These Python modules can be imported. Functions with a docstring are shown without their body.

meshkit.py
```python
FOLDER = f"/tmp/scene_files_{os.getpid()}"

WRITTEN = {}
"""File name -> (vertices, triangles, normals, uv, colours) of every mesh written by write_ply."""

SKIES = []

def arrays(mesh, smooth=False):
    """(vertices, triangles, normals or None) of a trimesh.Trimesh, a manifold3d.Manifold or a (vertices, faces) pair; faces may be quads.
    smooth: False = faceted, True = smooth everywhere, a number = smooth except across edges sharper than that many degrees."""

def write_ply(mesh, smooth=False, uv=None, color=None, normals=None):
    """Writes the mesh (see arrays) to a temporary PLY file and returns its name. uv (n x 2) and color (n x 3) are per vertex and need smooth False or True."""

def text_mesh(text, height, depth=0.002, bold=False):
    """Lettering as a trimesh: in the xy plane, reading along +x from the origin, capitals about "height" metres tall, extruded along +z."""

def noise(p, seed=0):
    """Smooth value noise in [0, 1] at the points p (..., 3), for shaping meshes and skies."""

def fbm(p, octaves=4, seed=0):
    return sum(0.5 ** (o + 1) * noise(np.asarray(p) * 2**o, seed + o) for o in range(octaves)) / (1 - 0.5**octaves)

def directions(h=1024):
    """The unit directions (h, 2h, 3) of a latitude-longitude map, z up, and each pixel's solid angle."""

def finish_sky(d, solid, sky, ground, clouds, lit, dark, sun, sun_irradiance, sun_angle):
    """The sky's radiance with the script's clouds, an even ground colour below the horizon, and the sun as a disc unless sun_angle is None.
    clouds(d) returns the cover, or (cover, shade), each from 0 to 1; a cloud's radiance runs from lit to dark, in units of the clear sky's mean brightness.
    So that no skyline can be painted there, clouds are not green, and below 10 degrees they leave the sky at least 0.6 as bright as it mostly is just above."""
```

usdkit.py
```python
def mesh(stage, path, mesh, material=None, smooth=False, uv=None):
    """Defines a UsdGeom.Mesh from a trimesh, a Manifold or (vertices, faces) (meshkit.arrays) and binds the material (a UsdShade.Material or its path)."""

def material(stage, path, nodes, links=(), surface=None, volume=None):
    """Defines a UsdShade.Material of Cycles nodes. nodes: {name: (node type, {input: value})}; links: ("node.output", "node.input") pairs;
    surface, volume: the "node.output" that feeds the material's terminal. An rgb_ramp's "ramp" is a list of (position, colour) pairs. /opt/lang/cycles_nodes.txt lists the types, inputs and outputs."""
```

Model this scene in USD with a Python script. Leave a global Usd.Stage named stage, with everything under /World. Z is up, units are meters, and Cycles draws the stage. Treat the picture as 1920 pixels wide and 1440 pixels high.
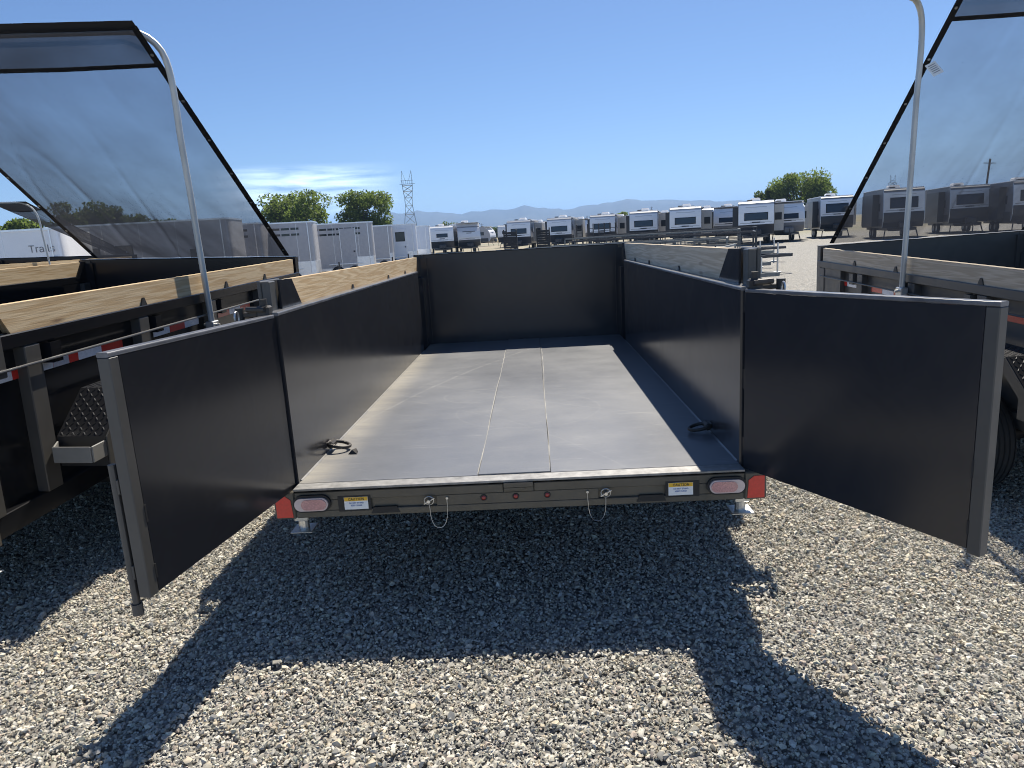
import math, random
import numpy as np, trimesh, usdkit, meshkit
from pxr import Usd, UsdGeom, UsdLux, UsdShade, Gf, Sdf
from shapely.geometry import Polygon, Point, LineString

stage = Usd.Stage.CreateInMemory()
UsdGeom.SetStageUpAxis(stage, UsdGeom.Tokens.z); UsdGeom.SetStageMetersPerUnit(stage, 1.0)
world = UsdGeom.Xform.Define(stage, '/World'); stage.SetDefaultPrim(world.GetPrim())
UsdGeom.Scope.Define(stage, '/World/Looks')
rng = np.random.default_rng(7)

# ------------------------------------------------------------------ camera, sky, sun
TILT = -0.0072                                     # the yard falls this much (radians) towards the mountains
def rotx(a):
    c, s = math.cos(a), math.sin(a); return np.array([[1, 0, 0], [0, c, -s], [0, s, c]])
QT = rotx(TILT)
def euler(yaw, pitch=0, roll=0):
    cz, sz = math.cos(yaw), math.sin(yaw); cy, sy = math.cos(roll), math.sin(roll)
    return np.array([[cz, -sz, 0], [sz, cz, 0], [0, 0, 1]]) @ rotx(pitch) @ np.array([[cy, 0, sy], [0, 1, 0], [-sy, 0, cy]])
def mat4(R, t):
    m = np.eye(4); m[:3, :3] = np.asarray(R).T; m[3, :3] = t
    return Gf.Matrix4d(*[float(x) for x in m.ravel()])

YAW, PITCH, ROLL, FPX = -.0386, -.2048, -.058, 1304.3
fw = np.array([math.sin(YAW) * math.cos(PITCH), math.cos(YAW) * math.cos(PITCH), math.sin(PITCH)])
r0 = np.array([math.cos(YAW), -math.sin(YAW), 0]); u0 = np.cross(r0, fw)
right = math.cos(ROLL) * r0 + math.sin(ROLL) * u0; up = -math.sin(ROLL) * r0 + math.cos(ROLL) * u0
eye = QT @ np.array([.1242, -3.1271, 1.7007]); fw, right, up = QT @ fw, QT @ right, QT @ up
cam = UsdGeom.Camera.Define(stage, '/World/camera')
cam.AddTransformOp().Set(mat4(np.stack([right, up, -fw], 1), eye))
cam.CreateHorizontalApertureAttr(36.0); cam.CreateVerticalApertureAttr(27.0)
cam.CreateFocalLengthAttr(36 * FPX / 1920); cam.CreateClippingRangeAttr(Gf.Vec2f(0.05, 30000))
cam.CreateExposureAttr(0.82)

SUN = np.array([.245, .72, 1.0]); SUN /= np.linalg.norm(SUN)
sun = UsdLux.DistantLight.Define(stage, '/World/sun')
xs = np.cross([0, 0, 1], SUN); xs /= np.linalg.norm(xs)
sun.AddTransformOp().Set(mat4(np.stack([xs, np.cross(SUN, xs), SUN], 1), [0, 0, 60]))
sun.CreateIntensityAttr(1.25); sun.CreateAngleAttr(0.53); sun.CreateNormalizeAttr(True) if hasattr(sun, 'CreateNormalizeAttr') else None
sun.CreateColorAttr(Gf.Vec3f(1.0, .93, .82))
sky = UsdLux.DomeLight.Define(stage, '/World/sky')
SKY = usdkit.material(stage, '/World/Looks/sky_air', {
    'sky': ('sky_texture', {'sky_type': 'single_scattering', 'sun_disc': False, 'sun_elevation': float(math.asin(SUN[2])), 'sun_rotation': float(math.atan2(SUN[0], SUN[1])), 'altitude': 1500.0, 'air_density': 1.0, 'aerosol_density': 1.1, 'ozone_density': 2.0}),
    'tc': ('texture_coordinate', {}),
    'sep': ('separate_xyz', {}),
    # a low bank of thin streaky cloud above the left-hand trees
    'map': ('mapping', {'scale': (5.0, 5.0, 42.0)}),
    'n': ('noise_texture', {'scale': 1.6, 'detail': 7.0, 'roughness': .55, 'distortion': .5}),
    'ramp': ('rgb_ramp', {'ramp': [(0, (0, 0, 0)), (.33, (0, 0, 0)), (.60, (1, 1, 1)), (1, (1, 1, 1))]}),
    'zlow': ('map_range', {'from_min': .030, 'from_max': .055, 'clamp': True, 'range_type': 'smoothstep'}),
    'zhigh': ('map_range', {'from_min': .108, 'from_max': .088, 'clamp': True, 'range_type': 'smoothstep'}),
    'xl': ('map_range', {'from_min': -.42, 'from_max': -.33, 'clamp': True, 'range_type': 'smoothstep'}),
    'xr': ('map_range', {'from_min': -.150, 'from_max': -.27, 'clamp': True, 'range_type': 'smoothstep'}),
    'm1': ('math', {'math_type': 'multiply'}), 'm2': ('math', {'math_type': 'multiply'}), 'm3': ('math', {'math_type': 'multiply'}), 'm4': ('math', {'math_type': 'multiply'}),
    'ypos': ('math', {'math_type': 'greater_than', 'value2': 0.0}), 'm5': ('math', {'math_type': 'multiply'}), 'm6': ('math', {'math_type': 'multiply', 'value2': .86}),
    'mix': ('mix_color', {'b': (21., 21., 21.), 'use_clamp': False}),
    'tint': ('mix_color', {'blend_type': 'multiply', 'fac': 1.0, 'b': (.80, .97, 1.20), 'use_clamp': False}),
    'bg': ('background_shader', {'strength': .053})},
    [('tc.generated', 'sep.vector'), ('tc.generated', 'map.vector'), ('map.vector', 'n.vector'), ('n.fac', 'ramp.fac'),
     ('sep.z', 'zlow.value'), ('sep.z', 'zhigh.value'), ('sep.x', 'xl.value'), ('sep.x', 'xr.value'), ('sep.y', 'ypos.value1'),
     ('zlow.result', 'm1.value1'), ('zhigh.result', 'm1.value2'), ('xl.result', 'm2.value1'), ('xr.result', 'm2.value2'), ('m1.value', 'm3.value1'), ('m2.value', 'm3.value2'),
     ('m3.value', 'm4.value1'), ('ramp.color', 'm4.value2'), ('m4.value', 'm5.value1'), ('ypos.value', 'm5.value2'), ('m5.value', 'm6.value1'),
     ('m6.value', 'mix.fac'), ('sky.color', 'mix.a'), ('mix.result', 'tint.a'), ('tint.result', 'bg.color')], surface='bg.background')
UsdShade.MaterialBindingAPI.Apply(sky.GetPrim()).Bind(SKY)
sky.GetPrim().SetCustomDataByKey('kind', 'structure')

# ------------------------------------------------------------------ helpers
used = {}
def free(parent, name):
    k = used.get((parent, name), 0); used[(parent, name)] = k + 1
    return f'{parent}/{name}' + (f'_{k:03d}' if k else '')
def tag(p, label=None, cat=None, group=None, kind=None):
    p = p.GetPrim() if hasattr(p, 'GetPrim') else p
    for k, v in (('label', label), ('category', cat), ('group', group), ('kind', kind)):
        if v: p.SetCustomDataByKey(k, v)
    return p
def obj(name, mesh, mat, parent=None, smooth=False, label=None):
    path = free(str(parent.GetPath()) if parent else '/World', name)
    if isinstance(mesh, list): mesh = cat(mesh)
    p = usdkit.mesh(stage, path, mesh, mat, smooth=smooth).GetPrim()
    if label: p.SetCustomDataByKey('label', label)
    return p
def thing(name, label, category, R=np.eye(3), t=(0, 0, 0), group=None):
    x = UsdGeom.Xform.Define(stage, free('/World', name)); x.AddTransformOp().Set(mat4(R, t))
    return tag(x, label, category, group)
def copy_of(src, R, t, label, group=None, category=None):
    x = UsdGeom.Xform.Define(stage, free('/World', src.GetName())); p = x.GetPrim()
    p.GetReferences().AddInternalReference(src.GetPath()); p.SetInstanceable(True)
    UsdGeom.Xformable(p).ClearXformOpOrder(); x.AddTransformOp(opSuffix='place').Set(mat4(R, t))
    return tag(x, label, category or src.GetCustomDataByKey('category'), group)
def cat(ms): return trimesh.util.concatenate(ms)
def box(x0, x1, y0, y1, z0, z1, ch=0.0):
    if ch <= 0:
        m = trimesh.creation.box((x1 - x0, y1 - y0, z1 - z0))
    else:
        a, b, c = (x1 - x0) / 2, (y1 - y0) / 2, (z1 - z0) / 2; ch = min(ch, a * .9, b * .9, c * .9)
        pts = [(sx * (a - (ch if k != 0 else 0)), sy * (b - (ch if k != 1 else 0)), sz * (c - (ch if k != 2 else 0))) for sx in (-1, 1) for sy in (-1, 1) for sz in (-1, 1) for k in range(3)]
        m = trimesh.convex.convex_hull(np.array(pts))
    m.apply_translation(((x0 + x1) / 2, (y0 + y1) / 2, (z0 + z1) / 2)); return m
def bar(p, q, w, h, ch=0.003, upv=(0, 0, 1)):
    """rectangular bar from p to q, w across and h along upv"""
    p, q = np.asarray(p, float), np.asarray(q, float); d = q - p; L = np.linalg.norm(d); d /= L
    x = np.cross(d, upv); x /= np.linalg.norm(x); z = np.cross(x, d)
    m = box(-w / 2, w / 2, 0, L, -h / 2, h / 2, ch); M = np.eye(4); M[:3, :3] = np.stack([x, d, z], 1); M[:3, 3] = p
    m.apply_transform(M); return m
def rod(p, q, r, n=10):
    return trimesh.creation.cylinder(r, segment=[np.asarray(p, float), np.asarray(q, float)], sections=n)
def pipe(path, r, n=10):
    """round tube along a polyline"""
    P = np.asarray(path, float); T = np.gradient(P, axis=0); T /= np.linalg.norm(T, axis=1)[:, None]
    ref = np.array([0.31, .17, .93]); X = np.cross(T, ref); X /= np.linalg.norm(X, axis=1)[:, None]; Y = np.cross(T, X)
    a = np.linspace(0, 2 * np.pi, n, endpoint=False)
    V = (P[:, None] + r * (np.cos(a)[None, :, None] * X[:, None] + np.sin(a)[None, :, None] * Y[:, None])).reshape(-1, 3)
    F = []
    for i in range(len(P) - 1):
        for j in range(n):
            k = (j + 1) % n; F += [[i * n + j, i * n + k, (i + 1) * n + k], [i * n + j, (i + 1) * n + k, (i + 1) * n + j]]
    m = len(V); V = np.vstack([V, P[0], P[-1]])
    for j in range(n):
        k = (j + 1) % n; F += [[m, k, j], [m + 1, (len(P) - 1) * n + j, (len(P) - 1) * n + k]]
    return trimesh.Trimesh(V, F, process=False)
def prism(poly2, axis, a0, a1):
    """extrude a 2-D outline along an axis: axis 0 -> outline is (y,z), 1 -> (x,z), 2 -> (x,y)"""
    poly = poly2 if isinstance(poly2, Polygon) else Polygon(poly2)
    m = trimesh.creation.extrude_polygon(poly, a1 - a0, engine='earcut'); v = m.vertices.copy()
    o = np.empty_like(v); others = [k for k in range(3) if k != axis]
    o[:, others[0]], o[:, others[1]], o[:, axis] = v[:, 0], v[:, 1], v[:, 2] + a0
    m.vertices = o
    if axis == 1: m.invert()
    return m
def lathe(profile, n=28):
    return trimesh.creation.revolve(np.asarray(profile, float), sections=n)
def moved(m, R=None, t=(0, 0, 0)):
    m = m.copy(); M = np.eye(4); M[:3, 3] = t
    if R is not None: M[:3, :3] = R
    m.apply_transform(M); return m
def bearing(px, d):
    """ground position d metres away in the direction seen px from the left of a 1920 wide picture"""
    v = fw + right * (px - 960) / FPX + up * (720 - 445) / FPX; v = v / (v @ fw)
    return np.array([eye[0] + d * v[0], eye[1] + d * v[1]])

# ------------------------------------------------------------------ materials
def mat(name, color, rough=.5, metal=0.0, var=0.0, vscale=6.0, bump=0.0, bscale=60.0, spec=.5, coat=0.0, dark=None, rvar=0.0, coord='object', stretch=(1, 1, 1)):
    n = {'p': ('principled_bsdf', {'base_color': color, 'roughness': rough, 'metallic': metal, 'specular_ior_level': spec, 'coat_weight': coat, 'coat_roughness': .08})}
    l = []
    if var or bump or rvar:
        n['tc'] = ('texture_coordinate', {}) if coord == 'object' else ('geometry', {})
        n['mp'] = ('mapping', {'scale': stretch}); l += [('tc.object' if coord == 'object' else 'tc.position', 'mp.vector')]
    if var:
        d = dark or tuple(c * (1 - var) for c in color); b = tuple(min(1, c * (1 + var)) for c in color)
        n['n'] = ('noise_texture', {'scale': vscale, 'detail': 6.0, 'roughness': .6}); n['r'] = ('rgb_ramp', {'ramp': [(.3, d), (.7, b)]})
        l += [('mp.vector', 'n.vector'), ('n.fac', 'r.fac'), ('r.color', 'p.base_color')]
    if rvar:
        n['rn'] = ('noise_texture', {'scale': vscale * 1.7, 'detail': 5.0}); n['rm'] = ('map_range', {'from_min': .3, 'from_max': .7, 'to_min': rough - rvar, 'to_max': rough + rvar, 'clamp': True})
        l += [('mp.vector', 'rn.vector'), ('rn.fac', 'rm.value'), ('rm.result', 'p.roughness')]
    if bump:
        n['bn'] = ('noise_texture', {'scale': bscale, 'detail': 3.0}); n['b'] = ('bump', {'strength': bump, 'distance': .004})
        l += [('mp.vector', 'bn.vector'), ('bn.fac', 'b.height'), ('b.normal', 'p.normal')]
    return usdkit.material(stage, '/World/Looks/' + name, n, l, surface='p.BSDF')

PAINT = usdkit.material(stage, '/World/Looks/charcoal_paint', {
    'g': ('texture_coordinate', {}), 'n': ('noise_texture', {'scale': 2.6, 'detail': 7.0, 'roughness': .65, 'distortion': .8}), 'r': ('rgb_ramp', {'ramp': [(.45, (.0165, .0168, .0195)), (.68, (.019, .019, .021)), (.82, (.027, .0265, .026))]}),
    'mp': ('mapping', {'scale': (3.0, 3.0, 26.0)}), 'n2': ('noise_texture', {'scale': 5.0, 'detail': 8.0, 'roughness': .75}), 'sc': ('map_range', {'from_min': .68, 'from_max': .75, 'to_max': .06, 'clamp': True}), 'ms': ('mix_color', {'b': (.085, .083, .08)}),
    'rr': ('map_range', {'from_min': .4, 'from_max': .75, 'to_min': .185, 'to_max': .225, 'clamp': True}), 'bn': ('noise_texture', {'scale': 1.5, 'detail': 1.0}), 'b': ('bump', {'strength': .02, 'distance': .02}), 'p': ('principled_bsdf', {'specular_ior_level': .55})},
    [('g.object', 'n.vector'), ('n.fac', 'r.fac'), ('g.object', 'mp.vector'), ('mp.vector', 'n2.vector'), ('n2.fac', 'sc.value'), ('r.color', 'ms.a'), ('sc.result', 'ms.fac'), ('ms.result', 'p.base_color'), ('n.fac', 'rr.value'), ('rr.result', 'p.roughness'), ('g.object', 'bn.vector'), ('bn.fac', 'b.height'), ('b.normal', 'p.normal')], surface='p.BSDF')
PAINT_BLACK = mat('black_paint', (.008, .008, .009), rough=.2, bump=.012, bscale=1.3, spec=.5)
PAINT_GREY = mat('warm_grey_paint', (.060, .057, .052), rough=.38, var=.12, vscale=5, bump=.05, bscale=12, rvar=.06)  # paint of the right trailer; on black trailer ribs it carries painted ground reflection
PAINT_BUMPER = mat('bumper_paint', (.088, .078, .060), rough=.34, var=.15, vscale=9, bump=.08, bscale=30, rvar=.06)  # grey-brown paint, with the brown of reflected gravel put into the colour
BARGREY = mat('ground_lit_bar_paint', (.20, .195, .18), rough=.4, var=.1, vscale=8)  # fender end bars: ground reflection put into a lighter grey
TOPRAIL = mat('sunlit_top_rail', (.115, .115, .122), rough=.3, var=.35, vscale=9, rvar=.06)  # sun and sky glare on the top faces put into a paler colour
RUBBER = mat('rubber', (.020, .019, .018), rough=.75, var=.25, vscale=12)
RIM = mat('rim_metal', (.45, .45, .46), rough=.35, metal=.8, var=.1)
GALV = mat('galvanised_tube', (.50, .505, .48), rough=.5, metal=.6, var=.14, vscale=14, rvar=.1, stretch=(1, 1, .25))
ZINC = mat('zinc', (.6, .6, .58), rough=.35, metal=.9, var=.1)
STEEL_DARK = mat('bare_dark_steel', (.05, .045, .04), rough=.5, metal=.5, var=.3, vscale=25)
BLACK = mat('black_plastic', (.010, .010, .011), rough=.55)
WEB = mat('webbing', (.008, .008, .010), rough=.8, bump=.4, bscale=300)
REDTAPE = mat('red_reflective', (.62, .03, .02), rough=.3, var=.1, vscale=90, coat=.5)
WHITETAPE = mat('white_reflective', (.72, .74, .78), rough=.3, var=.12, vscale=90, coat=.5)
LENS = mat('lamp_lens_pale', (.62, .50, .47), rough=.18, var=.06, vscale=80, coat=.8)
LENS_RED = mat('lamp_lens_red', (.58, .30, .27), rough=.2, var=.25, vscale=160, coat=.8)
MARK_RED = mat('marker_red', (.28, .02, .018), rough=.15, coat=.6)
STK_W = mat('sticker_white', (.80, .80, .78), rough=.45, var=.04)
STK_Y = mat('sticker_yellow', (.80, .46, .03), rough=.45)
STK_K = mat('sticker_ink', (.03, .03, .03), rough=.6)
STK_B = mat('sticker_blue', (.10, .16, .40), rough=.6)
LIP = mat('scuffed_steel_edge', (.24, .235, .225), rough=.45, metal=.3, var=.35, vscale=22)
DUST = mat('chalky_dust', (.34, .33, .30), rough=.95, var=.2, vscale=40)
DIAMOND = mat('diamond_plate_paint', (.014, .014, .015), rough=.35)
WHITE = mat('white_panel', (.76, .76, .76), rough=.32, var=.03, vscale=1.2)
WHITE_B = mat('bluish_white_panel', (.62, .66, .72), rough=.3, var=.04, vscale=1.2)
ALU = mat('aluminium_trim', (.78, .79, .80), rough=.28, metal=.7, var=.06)
GREY_PANEL = mat('grey_panel', (.37, .37, .385), rough=.35, var=.05)
BEIGE = mat('beige_panel', (.50, .47, .42), rough=.4, var=.05)
RVDARK = mat('dark_panel', (.030, .030, .033), rough=.35, var=.15)
RVGREY = mat('mid_grey_panel', (.16, .16, .165), rough=.4, var=.1)
GLASS = mat('dark_window', (.012, .014, .018), rough=.06, spec=.7)
CANVAS = mat('vinyl', (.30, .30, .31), rough=.7)
BARK = mat('bark', (.10, .075, .055), rough=.95, var=.35, vscale=5, bump=.6, bscale=18)
GALV_DULL = mat('dull_galvanised', (.15, .16, .155), rough=.5, metal=.2, var=.2, vscale=12)
TOWER = mat('lattice_steel', (.22, .25, .26), rough=.55, metal=.3)
POLE = mat('pole_timber', (.12, .095, .075), rough=.9, var=.3)
DECKWOOD = mat('weathered_deck', (.22, .18, .135), rough=.85, var=.25, vscale=12, stretch=(6, .6, 6))

def wood(name, c1, c2, c3):
    return usdkit.material(stage, '/World/Looks/' + name, {
        'tc': ('texture_coordinate', {}), 'mp': ('mapping', {'scale': (7.0, .30, 7.0)}), 'mf': ('mapping', {'scale': (160.0, 5.0, 160.0)}),
        'd': ('noise_texture', {'scale': 1.1, 'detail': 4.0, 'roughness': .5}), 'w': ('math', {'math_type': 'multiply', 'value2': 46.0}), 'wf': ('math', {'math_type': 'sine'}),
        'wr': ('map_range', {'from_min': -1.0, 'from_max': 1.0, 'clamp': True}),
        'f': ('noise_texture', {'scale': 1.0, 'detail': 4.0}), 'big': ('noise_texture', {'scale': .9, 'detail': 2.0}),
        'kn': ('voronoi_texture', {'scale': 1.0, 'randomness': 1.0}), 'km': ('mapping', {'scale': (5.5, 1.15, 5.5)}), 'kr': ('map_range', {'from_min': .02, 'from_max': .085, 'to_min': .8, 'to_max': 0.0, 'clamp': True}),
        'r': ('rgb_ramp', {'ramp': [(0, c2), (.35, c1), (.75, c1), (1, c2)]}),
        'm': ('mix_color', {'fac': .3, 'blend_type': 'multiply'}), 'm2': ('mix_color', {'b': c3}), 'mk': ('mix_color', {'b': (.17, .10, .055)}),
        'fr': ('rgb_ramp', {'ramp': [(.3, (.55, .52, .48)), (.65, (1, 1, 1))]}), 'br': ('map_range', {'from_min': .4, 'from_max': .75, 'to_max': .35, 'clamp': True}),
        'b': ('bump', {'strength': .35, 'distance': .003}), 'p': ('principled_bsdf', {'roughness': .75, 'specular_ior_level': .3})},
        [('tc.object', 'mp.vector'), ('tc.object', 'mf.vector'), ('mp.vector', 'd.vector'), ('d.fac', 'w.value1'), ('w.value', 'wf.value1'), ('wf.value', 'wr.value'), ('wr.result', 'r.fac'),
         ('mf.vector', 'f.vector'), ('f.fac', 'fr.fac'), ('r.color', 'm.a'), ('fr.color', 'm.b'), ('tc.object', 'big.vector'), ('big.fac', 'br.value'), ('br.result', 'm2.fac'), ('m.result', 'm2.a'),
         ('tc.object', 'km.vector'), ('km.vector', 'kn.vector'), ('kn.distance', 'kr.value'), ('kr.result', 'mk.fac'), ('m2.result', 'mk.a'), ('mk.result', 'p.base_color'),
         ('f.fac', 'b.height'), ('b.normal', 'p.normal')], surface='p.BSDF')
WOOD = wood('fresh_pine', (.62, .475, .29), (.49, .335, .175), (.54, .43, .28))
WOOD_SHADED = wood('shaded_pine', (.57, .465, .335), (.44, .345, .235), (.50, .43, .33))  # right-hand boards: shade put into a greyer copy of the pine

# steel bed floor: scuffed charcoal paint under a film of pale dust
F0_ = .62
# long curved scrape marks, (centre x, y), radius, half width, strength
ARCS = [((9.37, -1.59), 10.72, .016, .55), ((9.30, -1.50), 10.72, .007, .35), ((-.34, 1.72), .21, .012, .30), ((.05, 1.25), .46, .010, .22), ((6.0, 9.0), 9.55, .010, .25), ((-3.2, -1.6), 4.05, .008, .22)]
FN, FL = {}, []
for k, ((ax, ay), ar, aw, ast) in enumerate(ARCS):
    FN |= {f'ad{k}': ('vector_math', {'math_type': 'distance', 'vector2': (ax, ay, F0_)}), f'as{k}': ('math', {'math_type': 'subtract', 'value2': ar}), f'aa{k}': ('math', {'math_type': 'absolute'}), f'am{k}': ('map_range', {'from_min': aw, 'from_max': 0.0, 'to_min': 0.0, 'to_max': ast, 'clamp': True}), f'ax{k}': ('math', {'math_type': 'maximum'})}
    FL += [('jit.result', f'ad{k}.vector1'), (f'ad{k}.value', f'as{k}.value1'), (f'as{k}.value', f'aa{k}.value1'), (f'aa{k}.value', f'am{k}.value'), (f'am{k}.result', f'ax{k}.value1')] + ([(f'ax{k-1}.value', f'ax{k}.value2')] if k else [('sc.result', 'ax0.value2')])
FLOOR = usdkit.material(stage, '/World/Looks/dusty_bed_floor', FN | {
    'jn': ('noise_texture', {'scale': 3.0, 'detail': 5.0}), 'jit': ('mix_color', {'blend_type': 'linear_light', 'fac': .02, 'use_clamp': False}), 'brk': ('map_range', {'from_min': .36, 'from_max': .60, 'clamp': True}), 'scm': ('math', {'math_type': 'multiply'}),
    'tc': ('geometry', {}), 'mp': ('mapping', {'scale': (1.0, 5.0, 1.0)}), 'mp2': ('mapping', {'scale': (3.0, 26.0, 1.0), 'rotation': (0, 0, .5)}),
    'n1': ('noise_texture', {'scale': 1.1, 'detail': 8.0, 'roughness': .62}), 'n2': ('noise_texture', {'scale': 2.0, 'detail': 9.0, 'roughness': .7, 'distortion': .6}), 'n3': ('noise_texture', {'scale': 55.0, 'detail': 4.0}),
    'n4': ('noise_texture', {'scale': 1.3, 'detail': 7.0, 'roughness': .6, 'distortion': 1.4}), 'sc': ('map_range', {'from_min': .60, 'from_max': .72, 'to_max': .6, 'clamp': True}),
    'a': ('math', {'math_type': 'multiply_add', 'value2': .55, 'value3': 0.0}), 'b': ('math', {'math_type': 'multiply_add', 'value2': .45}),
    'r': ('rgb_ramp', {'ramp': [(.24, (.112, .117, .128)), (.5, (.132, .137, .147)), (.78, (.165, .167, .170))]}),
    'sx': ('separate_xyz', {}), 'edge': ('map_range', {'from_min': -.80, 'from_max': -1.03, 'to_max': .85, 'clamp': True, 'range_type': 'smoothstep'}),  # edge: sunlight thrown off the left wall, painted as a tan band
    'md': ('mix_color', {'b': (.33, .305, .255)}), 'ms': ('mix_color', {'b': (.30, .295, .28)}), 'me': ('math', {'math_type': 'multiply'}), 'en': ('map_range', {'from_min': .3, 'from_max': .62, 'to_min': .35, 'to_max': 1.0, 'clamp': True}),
    'rr': ('map_range', {'from_min': .3, 'from_max': .7, 'to_min': .30, 'to_max': .42, 'clamp': True}),
    'bp': ('bump', {'strength': .12, 'distance': .004}), 'p': ('principled_bsdf', {'specular_ior_level': .6})},
    FL + [('tc.position', 'mp.vector'), ('tc.position', 'mp2.vector'), ('tc.position', 'n1.vector'), ('mp.vector', 'n2.vector'), ('tc.position', 'n3.vector'), ('mp2.vector', 'n4.vector'), ('n4.fac', 'sc.value'),
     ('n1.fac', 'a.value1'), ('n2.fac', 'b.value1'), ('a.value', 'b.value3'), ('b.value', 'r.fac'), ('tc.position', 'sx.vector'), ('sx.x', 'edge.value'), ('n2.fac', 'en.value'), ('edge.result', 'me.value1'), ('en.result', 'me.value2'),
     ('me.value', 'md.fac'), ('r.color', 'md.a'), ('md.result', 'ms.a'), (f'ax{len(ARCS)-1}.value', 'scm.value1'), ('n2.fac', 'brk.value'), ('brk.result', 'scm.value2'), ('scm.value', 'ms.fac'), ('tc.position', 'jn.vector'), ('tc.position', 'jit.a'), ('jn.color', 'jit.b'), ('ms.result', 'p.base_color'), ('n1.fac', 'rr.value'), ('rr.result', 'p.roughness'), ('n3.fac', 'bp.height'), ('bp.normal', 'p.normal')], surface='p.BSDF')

def mesh_cloth(name, solid, col):
    """woven mesh: the share of thread seen is solid / cos(angle), so the sheet closes up when looked at aslant"""
    return usdkit.material(stage, '/World/Looks/' + name, {
        'tc': ('texture_coordinate', {}), 'n': ('noise_texture', {'scale': 2.2, 'detail': 4.0}), 'f': ('map_range', {'from_min': .3, 'from_max': .7, 'to_min': solid * .9, 'to_max': solid * 1.1, 'clamp': True}),
        'lw': ('layer_weight', {'blend': .5}), 'cs': ('math', {'math_type': 'subtract', 'value1': 1.02}), 'dv': ('math', {'math_type': 'divide'}), 'op': ('math', {'math_type': 'minimum', 'value2': .93}),
        't': ('transparent_bsdf', {'color': (1, 1, 1)}), 'p': ('principled_bsdf', {'base_color': col, 'roughness': .5, 'specular_ior_level': .4}), 'tl': ('translucent_bsdf', {'color': tuple(c * 1.3 for c in col)}),
        'm0': ('mix_closure', {'fac': .35}), 'm': ('mix_closure', {})},
        [('tc.object', 'n.vector'), ('n.fac', 'f.value'), ('lw.facing', 'cs.value2'), ('f.result', 'dv.value1'), ('cs.value', 'dv.value2'), ('dv.value', 'op.value1'), ('op.value', 'm.fac'), ('p.BSDF', 'm0.closure1'), ('tl.BSDF', 'm0.closure2'), ('t.BSDF', 'm.closure1'), ('m0.closure', 'm.closure2')], surface='m.closure')
TARP = mesh_cloth('tarp_mesh', .33, (.022, .025, .033))
TARP2 = mesh_cloth('tarp_mesh_double', .45, (.016, .017, .022))

# gravel: crushed stone of mixed greys and tans
def gravel_mat(name, c, var=.26):
    return usdkit.material(stage, '/World/Looks/' + name, {
        'oi': ('object_info', {}), 'g': ('geometry', {}), 'n': ('noise_texture', {'scale': 130.0, 'detail': 3.0}), 'n2': ('noise_texture', {'scale': 30.0, 'detail': 1.0}), 'ad': ('math', {'math_type': 'multiply_add', 'value2': .6}),
        'a2': ('math', {'math_type': 'multiply', 'value2': .4}), 'r': ('rgb_ramp', {'ramp': [(.3, tuple(x * (1 - var) for x in c)), (.55, c), (.75, tuple(min(1, x * (1 + var)) for x in c))]}),
        'p': ('principled_bsdf', {'roughness': .85, 'specular_ior_level': .3})},
        [('g.position', 'n.vector'), ('g.position', 'n2.vector'), ('n.fac', 'a2.value1'), ('n2.fac', 'ad.value1'), ('a2.value', 'ad.value3'), ('ad.value', 'r.fac'), ('r.color', 'p.base_color')], surface='p.BSDF')
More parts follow.
